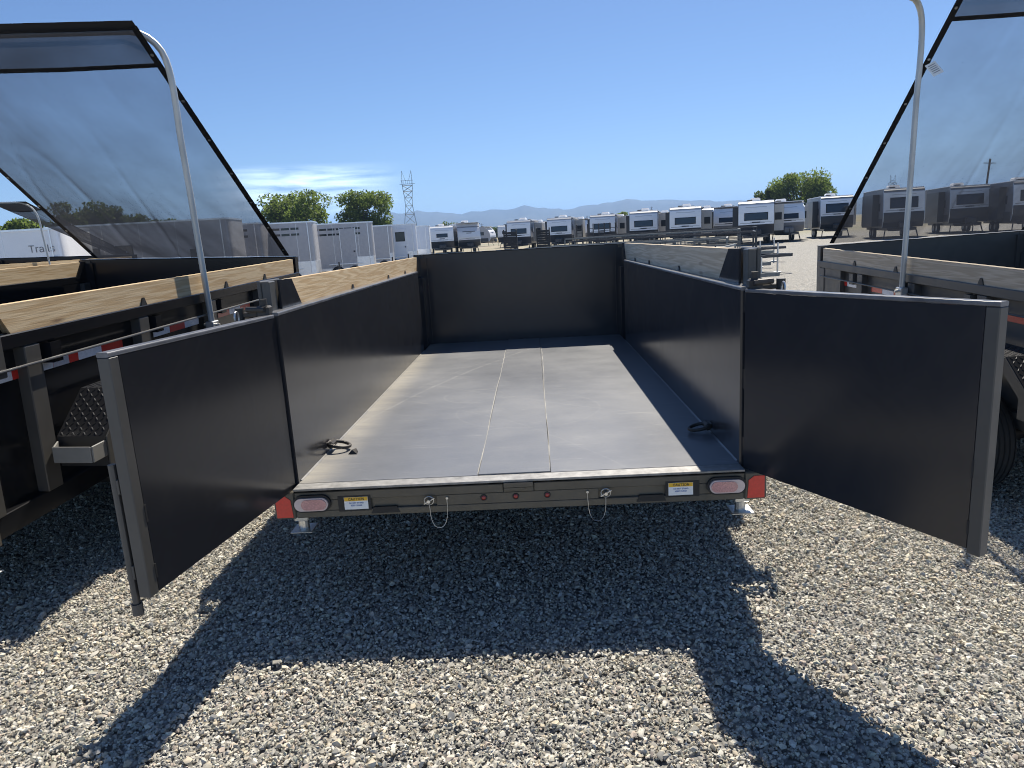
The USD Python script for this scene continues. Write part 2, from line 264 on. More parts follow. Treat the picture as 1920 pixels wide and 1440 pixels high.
STONES = [gravel_mat('stone_grey', (.44, .42, .365)), gravel_mat('stone_pale', (.57, .545, .47)), gravel_mat('stone_tan', (.49, .43, .325)), gravel_mat('stone_dark', (.29, .28, .25)),
          gravel_mat('stone_pinkish', (.47, .40, .33)), gravel_mat('stone_greenish', (.41, .405, .325)), gravel_mat('stone_cream', (.62, .575, .455)), gravel_mat('stone_mid', (.38, .355, .295))]
GROUND = usdkit.material(stage, '/World/Looks/gravel_ground', {
    'g': ('geometry', {}), 'v': ('voronoi_texture', {'scale': 30.0, 'randomness': 1.0}), 'v2': ('voronoi_texture', {'scale': 21.0}),
    'wn': ('separate_color', {}), 'r': ('rgb_ramp', {'interpolate': False, 'ramp': [(0, (.26, .255, .24)), (.2, (.36, .35, .325)), (.38, (.43, .415, .38)), (.55, (.40, .395, .36)), (.68, (.46, .42, .35)), (.8, (.52, .50, .455)), (.93, (.58, .56, .50))]}),
    'dk': ('map_range', {'from_min': .25, 'from_max': .62, 'to_min': 1.0, 'to_max': .45, 'clamp': True}), 'mul': ('mix_color', {'blend_type': 'multiply', 'fac': 1.0}),
    'gr': ('noise_texture', {'scale': .05, 'detail': 5.0}), 'grr': ('map_range', {'from_min': .45, 'from_max': .6, 'clamp': True}), 'sx': ('separate_xyz', {}), 'far': ('map_range', {'from_min': 62.0, 'from_max': 85.0, 'clamp': True}),
    'far2': ('map_range', {'from_min': 110.0, 'from_max': 190.0, 'clamp': True}), 'dry': ('mix_color', {'a': (.30, .245, .14), 'b': (.20, .19, .09)}), 'mf': ('mix_color', {}), 'fm': ('math', {'math_type': 'multiply', 'value2': .55}), 'fx': ('math', {'math_type': 'maximum'}),
    'b': ('bump', {'strength': .9, 'distance': .02}), 'inv': ('math', {'math_type': 'subtract', 'value1': 1.0}), 'p': ('principled_bsdf', {'roughness': .9, 'specular_ior_level': .25})},
    [('g.position', 'v.vector'), ('v.color', 'wn.color'), ('wn.r', 'r.fac'), ('v.distance', 'dk.value'), ('r.color', 'mul.a'), ('dk.result', 'mul.b'), ('g.position', 'gr.vector'), ('gr.fac', 'grr.value'),
     ('g.position', 'sx.vector'), ('sx.y', 'far.value'), ('sx.y', 'far2.value'), ('grr.result', 'dry.fac'), ('far.result', 'fm.value1'), ('fm.value', 'fx.value1'), ('far2.result', 'fx.value2'), ('fx.value', 'mf.fac'), ('mul.result', 'mf.a'), ('dry.result', 'mf.b'), ('mf.result', 'p.base_color'),
     ('v.distance', 'inv.value2'), ('inv.value', 'b.height'), ('b.normal', 'p.normal')], surface='p.BSDF')

# ------------------------------------------------------------------ ground
def sstep(a, b, x):
    t = np.clip((np.asarray(x, float) - a) / (b - a), 0, 1); return t * t * (3 - 2 * t)
def ground_z(x, y):
    near = 1 - sstep(9, 24, np.hypot(np.asarray(x) * .8, np.asarray(y)))
    z = TILT * np.clip(y, -20, 20) * (1 - sstep(9, 24, np.abs(y)) * .0)
    z = np.where(np.asarray(y) > 9, TILT * 9, np.where(np.asarray(y) < -9, -TILT * 9, TILT * np.asarray(y)))
    cross = -.30 * sstep(1.5, 3.4, x) + .16 * sstep(-4.4, -7.5, x)
    return z + cross * near
gx = np.unique(np.concatenate([np.linspace(-12, 12, 121), np.linspace(-60, 60, 61), np.sign(np.linspace(-1, 1, 41)) * np.abs(np.linspace(-1, 1, 41)) ** 3 * 6000]))
gy = np.unique(np.concatenate([np.linspace(-8, 14, 111), np.linspace(14, 120, 60), 120 + np.linspace(0, 1, 20) ** 3 * 6000, -8 - np.linspace(0, 1, 10) ** 2 * 300]))
GX, GY = np.meshgrid(gx, gy)
GZ = ground_z(GX, GY) - .012
near_mask = np.exp(-(GX ** 2 + GY ** 2) / 400)
GZ += near_mask * .03 * (meshkit.fbm(np.stack([GX * .9, GY * .9, 0 * GX], -1), 3, 5) - .5)
idx = np.arange(GX.size).reshape(GX.shape)
q = np.stack([idx[:-1, :-1], idx[:-1, 1:], idx[1:, 1:], idx[1:, :-1]], -1).reshape(-1, 4)
g = obj('ground', (np.stack([GX, GY, GZ], -1).reshape(-1, 3), q), GROUND, smooth=True); tag(g, 'grey tan gravel yard running to dry grass far off', 'ground', kind='structure')

# loose crushed stones where single stones can be seen
inst = UsdGeom.PointInstancer.Define(stage, '/World/gravel')
protos = []
r_ = np.random.default_rng(3)
for i in range(16):
    p = r_.normal(size=(13, 3)); p /= np.linalg.norm(p, axis=1)[:, None]; p *= r_.uniform(.75, 1.0, (13, 1)); p *= np.array([1, r_.uniform(.6, .9), r_.uniform(.42, .7)])
    h = trimesh.convex.convex_hull(p * .5)
    m = usdkit.mesh(stage, f'/World/gravel/stone_{i:03d}' if i else '/World/gravel/stone', h, STONES[i % 8], smooth=35)
    protos.append(m.GetPath())
inst.CreatePrototypesRel().SetTargets(protos)
def scatter(d0, d1, dens, smin, smax, seed):
    rr = np.random.default_rng(seed); n = int((2 * .95) * (d1 ** 2 - d0 ** 2) / 2 * dens)
    d = np.sqrt(rr.uniform(d0 ** 2, d1 ** 2, n)); s = rr.uniform(-.95, .95, n) * d
    hx, hy = np.array([math.sin(YAW), math.cos(YAW)]), np.array([math.cos(YAW), -math.sin(YAW)])
    x = eye[0] + d * hx[0] + s * hy[0]; y = eye[1] + d * hx[1] + s * hy[1]
    return x, y, np.exp(rr.normal(0, .34, n)) * rr.choice([1.0, 1.0, 1.0, 1.0, 1.0, 1.6], n) * (smin + smax) / 2
A = [scatter(1.15, 4.6, 7600, .0102, .0172, 1), scatter(4.6, 7.5, 4200, .0138, .021, 2), scatter(7.5, 12, 1100, .022, .031, 4)]
X, Y, S = (np.concatenate(k) for k in zip(*A)); S = np.clip(S, .007, .058)
clump = meshkit.fbm(np.stack([X * 2.2, Y * 2.2, 0 * X], -1), 3, 11)
S *= .85 + .4 * clump
n = len(X); Z = ground_z(X, Y) + r_.uniform(-.004, .014, n) + near_mask.mean() * 0
Z += np.exp(-(X ** 2 + Y ** 2) / 400) * .03 * (meshkit.fbm(np.stack([X * .9, Y * .9, 0 * X], -1), 3, 5) - .5) - .004
from pxr import Vt
inst.CreatePositionsAttr(Vt.Vec3fArray.FromNumpy(np.stack([X, Y, Z], -1).astype(np.float32)))
inst.CreateScalesAttr(Vt.Vec3fArray.FromNumpy(np.repeat(S[:, None], 3, 1).astype(np.float32)))
w = r_.choice(8, n, p=[.22, .17, .12, .10, .10, .11, .06, .12]); inst.CreateProtoIndicesAttr(Vt.IntArray.FromNumpy((w + 8 * r_.integers(0, 2, n)).astype(np.int32)))
yawq = r_.uniform(0, np.pi * 2, n); tl = r_.normal(0, .38, (n, 2))
qs = np.stack([np.cos(yawq / 2), tl[:, 0] * .5, tl[:, 1] * .5, np.sin(yawq / 2)], -1); qs /= np.linalg.norm(qs, axis=1)[:, None]
inst.CreateOrientationsAttr(Vt.QuathArray([Gf.Quath(float(a), float(b), float(c), float(d)) for a, b, c, d in qs]))
tag(inst, 'loose crushed grey and tan stones covering the yard', 'gravel', kind='stuff')

# ------------------------------------------------------------------ dump trailers
F0 = .62; WI = 1.04
def wheel(parent, x, y, side):
    R = .375; prof = [(.20, -.10), (.30, -.115), (.350, -.108), (.368, -.095)]
    for k in range(5):
        a = -.085 + k * .036; prof += [(.375, a), (.375, a + .022), (.364, a + .025), (.364, a + .033)]
    prof += [(.375, .095 - .005), (.368, .100), (.350, .108), (.30, .115), (.20, .10)]
    Rm = np.array([[0, 0, 1], [1, 0, 0], [0, 1, 0]]).astype(float)
    ty = moved(lathe(prof, 40), Rm, (x, y, R - .01))
    w = obj('tyre', ty, RUBBER, parent, smooth=30)
    rp = [(0, .04), (.05, .05), (.06, .03), (.15, .025), (.17, .06), (.205, .085), (.205, -.09), (.19, -.09), (0, -.03)]
    obj('rim', moved(lathe(rp, 28), Rm if side > 0 else Rm @ np.diag([1, 1, -1.0]), (x, y, R - .01)), RIM, w, smooth=30)

def lozenge(w, h, n=8):
    return LineString([(-w / 2 + h / 2, 0), (w / 2 - h / 2, 0)]).buffer(h / 2, quad_segs=n)

def tarp_parts(t, foot, top, corner_r, corner_l, base, tube_side, sag=.06, rad_=.022):
    """bow of bent tube and the mesh sheet stretched from it down to the front wall; the visible leg stands on tube_side"""
    s = tube_side
    bow = []
    for sd in (1, -1):
        f = np.array(foot) * [sd * s, 1, 1]; tp = np.array(top) * [sd * s, 1, 1]
        a = f; b = np.array([tp[0], tp[1], tp[2] - .22])
        c1 = np.array([tp[0] - sd * s * .035, tp[1] - .03, tp[2] - .08]); c2 = np.array([tp[0] - sd * s * .10, tp[1] - .08, tp[2] - .015]); c3 = np.array([tp[0] - sd * s * .17, tp[1] - .13, tp[2]])
        pts = [a + (b - a) * k for k in np.linspace(0, 1, 6)] + [c1, c2, c3]
        P = np.array(pts); 
        from scipy.interpolate import CubicSpline
        L = np.r_[0, np.cumsum(np.linalg.norm(np.diff(P, axis=0), axis=1))]
        bow.append(CubicSpline(L, P)(np.linspace(0, L[-1], 40)))
    for b in bow:
        leg = obj('bow_tube', pipe(b, rad_, 12), GALV, t, smooth=60)
        obj('pivot_bracket', [box(b[0][0] - .03, b[0][0] + .03, b[0][1] - .05, b[0][1] + .05, b[0][2] - .07, b[0][2] + .03, .006), rod(b[0] - [.06, 0, 0], b[0] + [.06, 0, 0], .012)], ZINC, leg)
    cr, cl = np.array(corner_r, float), np.array(corner_l, float); br, bl = np.array(base[0], float), np.array(base[1], float)
    obj('cross_bar', pipe(np.linspace(bow[0][-1], bow[1][-1], 12), rad_ * .95, 12), GALV, t, smooth=60)
    nu, nv = 70, 70
    U, V = np.meshgrid(np.linspace(0, 1, nu), np.linspace(0, 1, nv))
    def S(u, v):
        u, v = np.asarray(u, float)[..., None], np.asarray(v, float)[..., None]
        p = (cr * (1 - u) + cl * u) * (1 - v) + (br * (1 - u) + bl * u) * v
        nrm = np.cross(cl - cr, br - cr); nrm /= np.linalg.norm(nrm)
        if nrm[2] < 0: nrm = -nrm
        d = -sag * np.sin(np.pi * v) * np.sin(np.pi * np.clip(u, 0, 1))
        uu, vv = u[..., 0], v[..., 0]
        n1 = meshkit.fbm(np.stack([uu * 9 + vv * 1.5, vv * 1.8, 0 * uu], -1), 4, 21) - .5
        ridge = np.abs(meshkit.noise(np.stack([uu * 7 - vv * 1.2, vv * 1.3, 0 * uu + 3], -1), 5) - .5) * 2
        fold = np.exp(-(ridge / .10) ** 2)
        amp = (.005 + .034 * np.clip(vv - .45, 0, 1) + .020 * np.clip(uu - .6, 0, 1)) * np.sin(np.pi * np.clip(uu * .96 + .02, 0, 1)) ** .5 * np.clip(vv * 8, 0, 1)
        return p + nrm * (d + ((n1 * 1.3 + fold * .45) * amp)[..., None])
    def sheet(u0, u1, v0, v1, a, b, off=0.0, thick=.0):
        u, v = np.meshgrid(np.linspace(u0, u1, a), np.linspace(v0, v1, b)); P = S(u, v); P = P + np.array([0, -.3, .9]) * off
        i = np.arange(a * b).reshape(b, a); f = np.stack([i[:-1, :-1], i[:-1, 1:], i[1:, 1:], i[1:, :-1]], -1).reshape(-1, 4)
        return (P.reshape(-1, 3), f)
    sh = obj('tarp_mesh', sheet(.0, 1, .0, 1, 110, 110), TARP, t, smooth=True)
    du = .020
    for a, b, o in ((-.004, du, .004), (1 - du, 1.004, .004)):
        P1, f = sheet(a, b, 0, 1, 3, 60, o); P2, _ = sheet(a, b, 0, 1, 3, 60, o + .004)
        e = obj('edge_webbing', [trimesh.Trimesh(P1, np.vstack([f[:, [0, 1, 2]], f[:, [0, 2, 3]]]), process=False), trimesh.Trimesh(P2, np.vstack([f[:, [0, 2, 1]], f[:, [0, 3, 2]]]), process=False)], WEB, t, smooth=True)
        for v in np.linspace(.08, .96, 7):
            c = S((a + b) / 2, v) + np.array([0, -.3, .9]) * (o + .005); nn = np.cross(S((a + b) / 2, v + .01) - S((a + b) / 2, v - .01), S((a + b) / 2 + .01, v) - S((a + b) / 2 - .01, v)); nn /= np.linalg.norm(nn)
            obj('grommet', rod(c - nn * .008, c + nn * .008, .011, 10), ZINC, e)
    sl = obj('bow_sleeve', sheet(.0, 1, .012, .105, 60, 6, .006), TARP2, sh, smooth=True)
    obj('sleeve_hem', sheet(.0, 1, .105, .118, 60, 2, .008), WEB, sh, smooth=True)
    obj('sleeve_top_band', sheet(.0, 1, -.012, .014, 60, 3, .012), WEB, sh, smooth=True)
    return S

def dump_trailer(name, label, R, t0, paint, rib_paint, plank, main=False, tarp=None, board=(.135, .135), gates=None, detail=True):
    t = thing(name, label, 'dump trailer', R, t0)
    FLr = FLOOR if main else paint
    zt = F0 + .815; yf = 4.45
    # bed floor: two outer sheets and a raised centre strip, with weld beads
    if main:
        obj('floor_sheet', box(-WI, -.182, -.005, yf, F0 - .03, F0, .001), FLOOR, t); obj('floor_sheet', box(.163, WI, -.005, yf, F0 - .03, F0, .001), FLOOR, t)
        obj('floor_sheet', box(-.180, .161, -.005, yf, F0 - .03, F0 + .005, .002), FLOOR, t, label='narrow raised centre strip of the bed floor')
        for x0, x1 in ((-.181, -.188), (.162, .172)):
            ys = np.linspace(.01, 3.95, 150); nz = meshkit.fbm(np.stack([ys * 6, 0 * ys + x0 * 9, 0 * ys], -1), 3, 4)
            c = x0 + (x1 - x0) * ys / 3.7 + .012 * (meshkit.noise(np.stack([ys * 1.6, 0 * ys, 0 * ys + x0], -1), 8) - .5); hw = .0012 + .008 * np.clip(nz - .45, 0, 1) + .022 * np.clip(meshkit.noise(np.stack([ys * 2.3, 0 * ys + x0, 0 * ys], -1), 9) - .82, 0, 1)
            zz = F0 + .0065
            V = np.concatenate([np.stack([c - hw, ys, 0 * ys + F0 - .001], -1), np.stack([c, ys, 0 * ys + zz], -1), np.stack([c + hw, ys, 0 * ys + F0 - .001], -1)])
            k = len(ys); i = np.arange(k - 1); Fc = np.vstack([np.stack([i, i + 1, i + k + 1, i + k], -1), np.stack([i + k, i + k + 1, i + 2 * k + 1, i + 2 * k], -1)])
            obj('weld_bead', (V, Fc[:, ::-1]), DUST, t, smooth=True)
    else:
        obj('floor_sheet', box(-WI, WI, -.005, yf, F0 - .03, F0), paint, t)
    for s in (-1, 1):
        side_name = 'side_wall'
        o = lambda a, b: (min(s * a, s * b), max(s * a, s * b))
        # inner sheet with rolled top rail
        w = obj(side_name, [box(*o(WI, WI + .05), 0.0, 3.97, F0 - .12, zt - .0155), ], paint, t)
        prof = Polygon([(WI + .005, zt - .010), (WI + .077, zt - .010), (WI + .077, zt - .004), (WI + .005, zt - .004)]).buffer(.005, quad_segs=4)
        prof = [(s * a, b) for a, b in prof.exterior.coords[:-1]]
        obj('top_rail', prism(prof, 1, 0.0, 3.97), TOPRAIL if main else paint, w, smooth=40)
        # sloped fillet where wall meets floor
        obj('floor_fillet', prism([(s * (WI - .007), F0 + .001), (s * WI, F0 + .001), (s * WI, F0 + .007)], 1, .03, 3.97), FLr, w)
        # front return set back behind the wall end
        obj('corner_return', [box(*o(WI + .053, WI + .10), 3.90, yf, F0 - .12, zt - .076), box(*o(WI - .03, WI + .06), yf - .03, yf, F0, zt + .12)], paint, t)
        # outer frame: top channel, bottom rail, stakes
        obj('rub_rail', [box(*o(1.092, 1.150), .02, yf + .04, zt - .075, zt - .004, .005)], paint, t)
        obj('bottom_rail', box(*o(1.052, 1.13), .02, yf + .05, F0 - .13, F0 - .02, .004), paint, t)
        for y in (.10, .50, 1.50, 2.45, 3.40, 4.30):
            obj('stake', box(*o(1.051, 1.148), y, y + .11, F0 - .018, zt - .078, .004), rib_paint, t)
        for y in (.66, 1.66, 2.61, 3.56):
            obj('stake_pocket', [box(*o(1.10, 1.165), y, y + .008, zt - .19, zt - .085), box(*o(1.10, 1.165), y + .072, y + .08, zt - .19, zt - .085), box(*o(1.157, 1.165), y + .009, y + .071, zt - .19, zt - .085)], paint, t)
        # thin tie rail along the outside
        obj('tie_rail', rod((s * 1.168, .12, zt - .165), (s * 1.168, yf - .1, zt - .165), .007, 8), rib_paint, t)
        for k, y in enumerate((.12, .62, 1.6, 2.55, 3.5)):
            y0 = y + .13
            for j, mtl in enumerate((REDTAPE, WHITETAPE, REDTAPE) if k % 2 else (WHITETAPE, REDTAPE, WHITETAPE)):
                obj('reflective_tape', box(*o(1.0915, 1.0945), y0 + j * .21 + .001, y0 + j * .21 + .209, zt - .235, zt - .185), mtl, t)
        # timber side board in end brackets
        h = board[0] if s < 0 else board[1]; z0 = zt - .03; z1 = zt + h
        obj('side_board', prism([(.46 if not main else (.50 if s < 0 else .58), z0), (4.36, z0), (4.36, z1), (.36, z1)], 0, *o(1.100, 1.138)), WOOD if plank == 'fresh' and s < 0 or (plank == 'fresh' and not main) else WOOD_SHADED, t)
        obj('board_bracket', prism([(.20, z0 - .02), (.515 if s < 0 or not main else .60, z0 - .001), (.375, z1 + .002), (.20, z1 + .004)], 0, *o(1.088, 1.099)), paint, t)
        obj('board_bracket', prism([(4.25, z0), (4.44, z0), (4.44, z1 + .003), (4.37, z1 + .003)], 0, *o(1.088, 1.099)), paint, t)
        for y in (1.55, 2.75, 3.55):
            obj('board_tab', [prism([(y, zt - .006), (y + .07, zt - .006), (y + .045, zt + .045), (y + .025, zt + .045)], 0, *o(1.139, 1.146))] + ([prism([(y, zt - .006), (y + .07, zt - .006), (y + .045, zt + .030), (y + .025, zt + .030)], 0, *o(1.092, 1.098))] if main else []), STEEL_DARK, t)
        obj('corner_post', [box(*o(1.060, 1.160), .03, .095, F0 - .1, zt + .0, .006), box(*o(1.141, 1.160), .10, .355, zt - .2, zt + h + .006, .004), box(*o(1.101, 1.140), .10, .18, zt - .15, zt + h + .002, .004)], rib_paint if not main else PAINT_GREY, t)
        # frame rail, fender, wheels
        obj('frame_rail', box(*o(.46, .54), .45, yf + .3, F0 - .25, F0 - .125, .005), paint, t)
        fp = [(.62, .70), (.62, .86), (.86, 1.06), (2.78, 1.06), (3.00, .86), (3.00, .74)]
        ring = LineString(fp).buffer(.004, cap_style=2, join_style=2)
        fe = obj('fender', prism(ring, 0, *o(1.150, 1.405)), DIAMOND, t)
        edge = Polygon(fp + [(2.92, .74), (2.92, .84), (2.74, .985), (.90, .985), (.70, .83), (.70, .70)])
        obj('fender_edge', prism(edge, 0, *o(1.406, 1.414)), rib_paint, fe)
        obj('fender_end', [bar((s * 1.16, .60, .80), (s * 1.205, .505, .80), .009, .085), bar((s * 1.20, .50, .80), (s * 1.40, .50, .80), .009, .085), bar((s * 1.402, .504, .80), (s * 1.402, .62, .80), .009, .085)], BARGREY, fe)
        tr = []
        for (a, b) in zip(fp[1:-2], fp[2:-1]):
            a, b = np.array(a), np.array(b); L = np.linalg.norm(b - a)
            for i in range(int(L / .03)):
                for j in range(8):
                    p = a + (b - a) * (i + .5) / int(L / .03); dd = (b - a) / L * (.008)
                    x = s * (1.17 + j * .030); sg = 1 if (i + j) % 2 else -1
                    up2 = np.array([-(b - a)[1], (b - a)[0]]) / L * .0055
                    tr.append(bar((x - .006, p[0] - dd[0] * sg + up2[0], p[1] - dd[1] * sg + up2[1]), (x + .006, p[0] + dd[0] * sg + up2[0], p[1] + dd[1] * sg + up2[1]), 0.004, .003, 0))
        tag(obj('tread_pattern', tr, DIAMOND, fe), kind='stuff')
        for y in (1.38, 2.22): wheel(t, s * 1.275, y, s)
    for y in (1.38, 2.22): obj('axle', rod((-1.16, y, .36), (1.16, y, .36), .045, 12), STEEL_DARK, t)
    # front wall, folded along its left and right edges
    fwl = obj('front_wall', [box(-1.045, 1.045, yf, yf + .05, F0 - .1, zt + .152, .002)], paint, t)
    obj('top_rail', box(-1.15, 1.15, yf - .012, yf + .06, zt + .1525, zt + .160, .003), paint, fwl)
    for s in (-1, 1): obj('corner_strip', prism([(s * 1.047, yf), (s * 1.145, yf - .035), (s * 1.145, yf + .05), (s * 1.047, yf + .05)], 2, F0 - .1, zt + .1515), paint, fwl)
    obj('tongue', [bar((s * .5, yf + .3, .43), (s * .06, yf + 1.75, .43), .09, .13) for s in (-1, 1)] + [box(-.06, .06, yf + 1.72, yf + 1.95, .38, .48, .01)], paint, t)
    tb = obj('tool_box', box(-.42, .42, yf + .14, yf + .60, .51, 1.02, .015), PAINT_BLACK, t); obj('lid', box(-.44, .44, yf + .12, yf + .62, 1.022, 1.062, .012), PAINT_BLACK, tb)
    obj('tongue_jack', [rod((0, yf + 1.3, .02), (0, yf + 1.3, 1.0), .035, 14), box(-.13, .13, yf + 1.17, yf + 1.43, .0, .025, .005), rod((0, yf + 1.3, .95), (.22, yf + 1.3, .95), .012)], STEEL_DARK, t)
    # rear: bumper beam, lamps, jacks
    zb = F0 - .146
    lip = obj('floor_lip', [box(-WI - .002, WI + .002, -.088, -.007, F0 - .012, F0 - .001, .002)], LIP if main else paint, t)
    bm = obj('rear_bumper', [box(-WI, -.062, -.082, -.02, F0 - .062, F0 - .020, .003), box(.080, WI, -.082, -.02, F0 - .062, F0 - .020, .003),
                             box(-WI, WI, -.0815, -.0205, zb, zb + .034, .003), box(-.375, .375, -.0812, -.0208, zb + .0345, F0 - .0625, .001), box(-WI, -.695, -.0812, -.0208, zb + .0345, F0 - .0625, .001), box(.690, WI, -.0812, -.0208, zb + .0345, F0 - .0625, .001),
                             box(-.061, .079, -.0815, -.0205, F0 - .0615, F0 - .040, .002)], PAINT_BUMPER, t)
    for s in (-1, 1):
        obj('lamp_box', [box(min(s * 1.042, s * 1.142), max(s * 1.042, s * 1.142), -.081, .16, zb - .004, F0 - .018, .006)], PAINT_BUMPER, bm)
        obj('recess_back', box(min(s * .376, s * .694), max(s * .376, s * .694), -.068, -.0615, zb + .0345, F0 - .0625), PAINT_BUMPER, bm)
        # slot to pull the ramp out
        ho = Polygon([(s * .55, zb + .010), (s * .685, zb + .010), (s * .672, zb + .040), (s * .563, zb + .040)])
        obj('ramp_slot', prism(ho.buffer(0), 1, -.0840, -.0700), BLACK, bm)
        obj('tail_lamp_bezel', moved(prism(lozenge(.178, .083), 1, -.008, .008), None, (s * .958, -.088, F0 - .073)), BLACK, t, smooth=30)
        obj('tail_lamp', moved(prism(lozenge(.158, .062), 1, -.010, .010), None, (s * .958, -.096, F0 - .073)), LENS, t, smooth=30, label='oval clear tail lamp lens')
        obj('tail_lamp_core', moved(prism(lozenge(.118, .050), 1, -.002, .002), None, (s * (.965 - .02), -.1085, F0 - .073)), LENS_RED, t, smooth=30)
        obj('corner_reflector', [prism([(s * 1.055, zb + .006), (s * 1.132, zb + .006), (s * 1.132, F0 - .035), (s * 1.085, F0 - .035), (s * 1.060, F0 - .055)], 1, -.0845, -.0820)], REDTAPE, t)
        st = obj('caution_sticker', box(s * .752 - .056, s * .752 + .056, -.0840, -.0818, F0 - .112, F0 - .052), STK_W, t, label='caution sticker with yellow header on the rear bumper')
        obj('sticker_border', box(s * .752 - .070 if s > 0 else s * .752 - .085, s * .752 + .085 if s > 0 else s * .752 + .070, -.0830, -.0816, F0 - .121, F0 - .044), BLACK, st)
        obj('sticker_header', box(s * .752 - .055, s * .752 + .055, -.0845, -.0838, F0 - .071, F0 - .0525), STK_Y, st)
        for txt, zz, hh, mt in (('CAUTION', F0 - .0675, .0115, STK_K), ('DO NOT STAND', F0 - .084, .0065, STK_B), ('KEEP CLEAR', F0 - .096, .0065, STK_B)):
            tm = meshkit.text_mesh(txt, hh, .0005, True); wdt = np.ptp(tm.vertices[:, 0]); sc = min(1, .098 / wdt); tm.apply_scale([sc, 1, 1]); tm.apply_translation((-tm.vertices[:, 0].mean() * 0 - wdt * sc / 2, 0, 0))
            obj('sticker_text', moved(tm, np.array([[1, 0, 0], [0, 0, -1], [0, 1, 0]]).astype(float), (s * .752, -.0846, zz)), mt, st)
        # locking pin with its wire loop
        px = s * .408; ring_ = [(px + .022 * math.cos(a), -.098, F0 - .080 + .020 * math.sin(a)) for a in np.linspace(0, 2 * np.pi, 18)]
        pin = obj('locking_pin', [rod((px, -.115, F0 - .080), (px, -.05, F0 - .080), .008, 10), pipe(ring_, .0026, 6), rod((px - .024, -.100, F0 - .095), (px + .026, -.100, F0 - .068), .004, 6)], ZINC, t)
        x1 = s * .325; lp = [(x1 + (px - x1) * k - s * .012 * math.sin(k * 6.28), -.092 - .012 * math.sin(math.pi * k), F0 - .078 - .135 * math.sin(math.pi * k) ** .75) for k in np.linspace(0, 1, 24)]
        obj('cable_loop', pipe(lp, .0013, 5), ZINC, pin); obj('cable_bolt', rod((x1, -.09, F0 - .076), (x1, -.08, F0 - .076), .006, 8), ZINC, pin)
        # retracted stabiliser jack
        jx = s * 1.075
        obj('stabiliser_jack', [box(jx - .035, jx + .035, .06, .13, .40, zb - .005, .004), box(jx - .055, jx + .055, .04, .15, .345, .354, .003), rod((jx, .095, .354), (jx, .095, .40), .026, 12)], ZINC, t)
    obj('latch_keeper', [box(-.060, .078, -.098, -.0825, F0 - .036, F0 - .013, .003), box(-.058, .040, -.094, -.0825, F0 - .050, F0 - .0365, .002)], PAINT_BUMPER, t)
    for x in (-.155, -.006, .140):
        mk = obj('marker_lamp', moved(lathe([(0, .006), (.007, .0055), (.010, .003), (.0105, 0)], 16), np.array([[1, 0, 0], [0, 0, -1], [0, 1, 0]]).astype(float), (x, -.0818, F0 - .083)), MARK_RED, t, smooth=40)
        obj('grommet', moved(lathe([(.0107, 0), (.0107, .004), (.015, .004), (.016, 0)], 18), np.array([[1, 0, 0], [0, 0, -1], [0, 1, 0]]).astype(float), (x, -.0818, F0 - .083)), BLACK, mk)
    if main:
        for s, y in ((-1, .52), (1, .53)):
            a = np.linspace(0, 2 * np.pi, 26)
            rg = [(s * .985 + .058 * math.cos(k), y + .050 * math.sin(k), F0 + .034 + .012 * s * math.cos(k)) for k in a]
            d = obj('tie_ring', pipe(rg, .0095, 10), STEEL_DARK, t, smooth=60)
            obj('ring_lug', [box(min(s * 1.005, s * 1.038), max(s * 1.005, s * 1.038), y - .045, y + .045, F0 + .02, F0 + .058, .01)], STEEL_DARK, d)
        def gate(hx, ang, s, lab):
            dv = np.array([s * math.cos(ang), -math.sin(ang), 0]); nv = np.array([-s * math.sin(ang), -math.cos(ang), 0])  # nv: the inner face looks this way
            M = np.stack([dv, -nv, [0, 0, 1]], 1)          # local x along the gate, local y = outward back
            h0 = np.array([hx, -.012, 0]); z0, z1 = F0 - .018, zt - .006
            G = lambda m: moved(m, M if np.linalg.det(M) > 0 else M, h0)
            fix = lambda m: (m.invert() or m) if np.linalg.det(M) < 0 else m
            W = 1.035 if s < 0 else 1.068
            gt = obj('gate', fix(G(box(.006, W - .045, 0, .006, z0, z1 - .0165))), paint, t, label=lab)
            obj('gate_frame', fix(G(cat([box(.006, W - .046, .0065, .040, z0, z0 + .05, .003), box(.006, .05, .0065, .040, z0 + .051, z1 - .017, .003), box(.45, .50, .0065, 0.036, z0 + .051, z1 - .017, .003)]))), paint, gt)
            tr = Polygon([(.004, z1 - .011), (.037, z1 - .011), (.037, z1 - .005), (.004, z1 - .005)]).buffer(.005, quad_segs=4)
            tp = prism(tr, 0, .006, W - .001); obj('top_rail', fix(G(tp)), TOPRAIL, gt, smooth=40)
            obj('end_channel', fix(G(cat([box(W - .044, W, -.0012, .042, z0 - .004 - (.012 if s > 0 else 0), z1 - .0165, .003)]))), PAINT_GREY, gt)
            for za, zb_ in ((.05, .10), (.25, .31)): obj('latch_slot', fix(G(box(W - .0475, W - .0405, -.0032, .004, z0 + za, z0 + zb_))), BLACK, gt)
            if s < 0: obj('latch_rod', fix(G(cat([rod((W - .012, .066, z0 - .03), (W - .012, .066, z0 + .46), .0125, 12), box(W - .04, W - .002, .0465, .055, z0 + .06, z0 + .11, .002), box(W - .04, W - .002, .0465, .055, z0 + .36, z0 + .41, .002), rod((W - .012, .066, z0 - .07), (W - .012, .066, z0 - .031), .018, 12)]))), PAINT_GREY, gt, smooth=30)
            for zz in (z0 + .10, z0 + .42, z1 - .06):
                obj('hinge_barrel', fix(G(rod((-.006, .020, zz - .045), (-.006, .020, zz + .045), .015, 14))), paint, gt, smooth=40)
        gate(-WI - .012, 1.425, -1, 'open left rear gate swung back towards the viewer')
        gate(WI + .012, 1.088, 1, 'open right rear gate swung back towards the viewer')
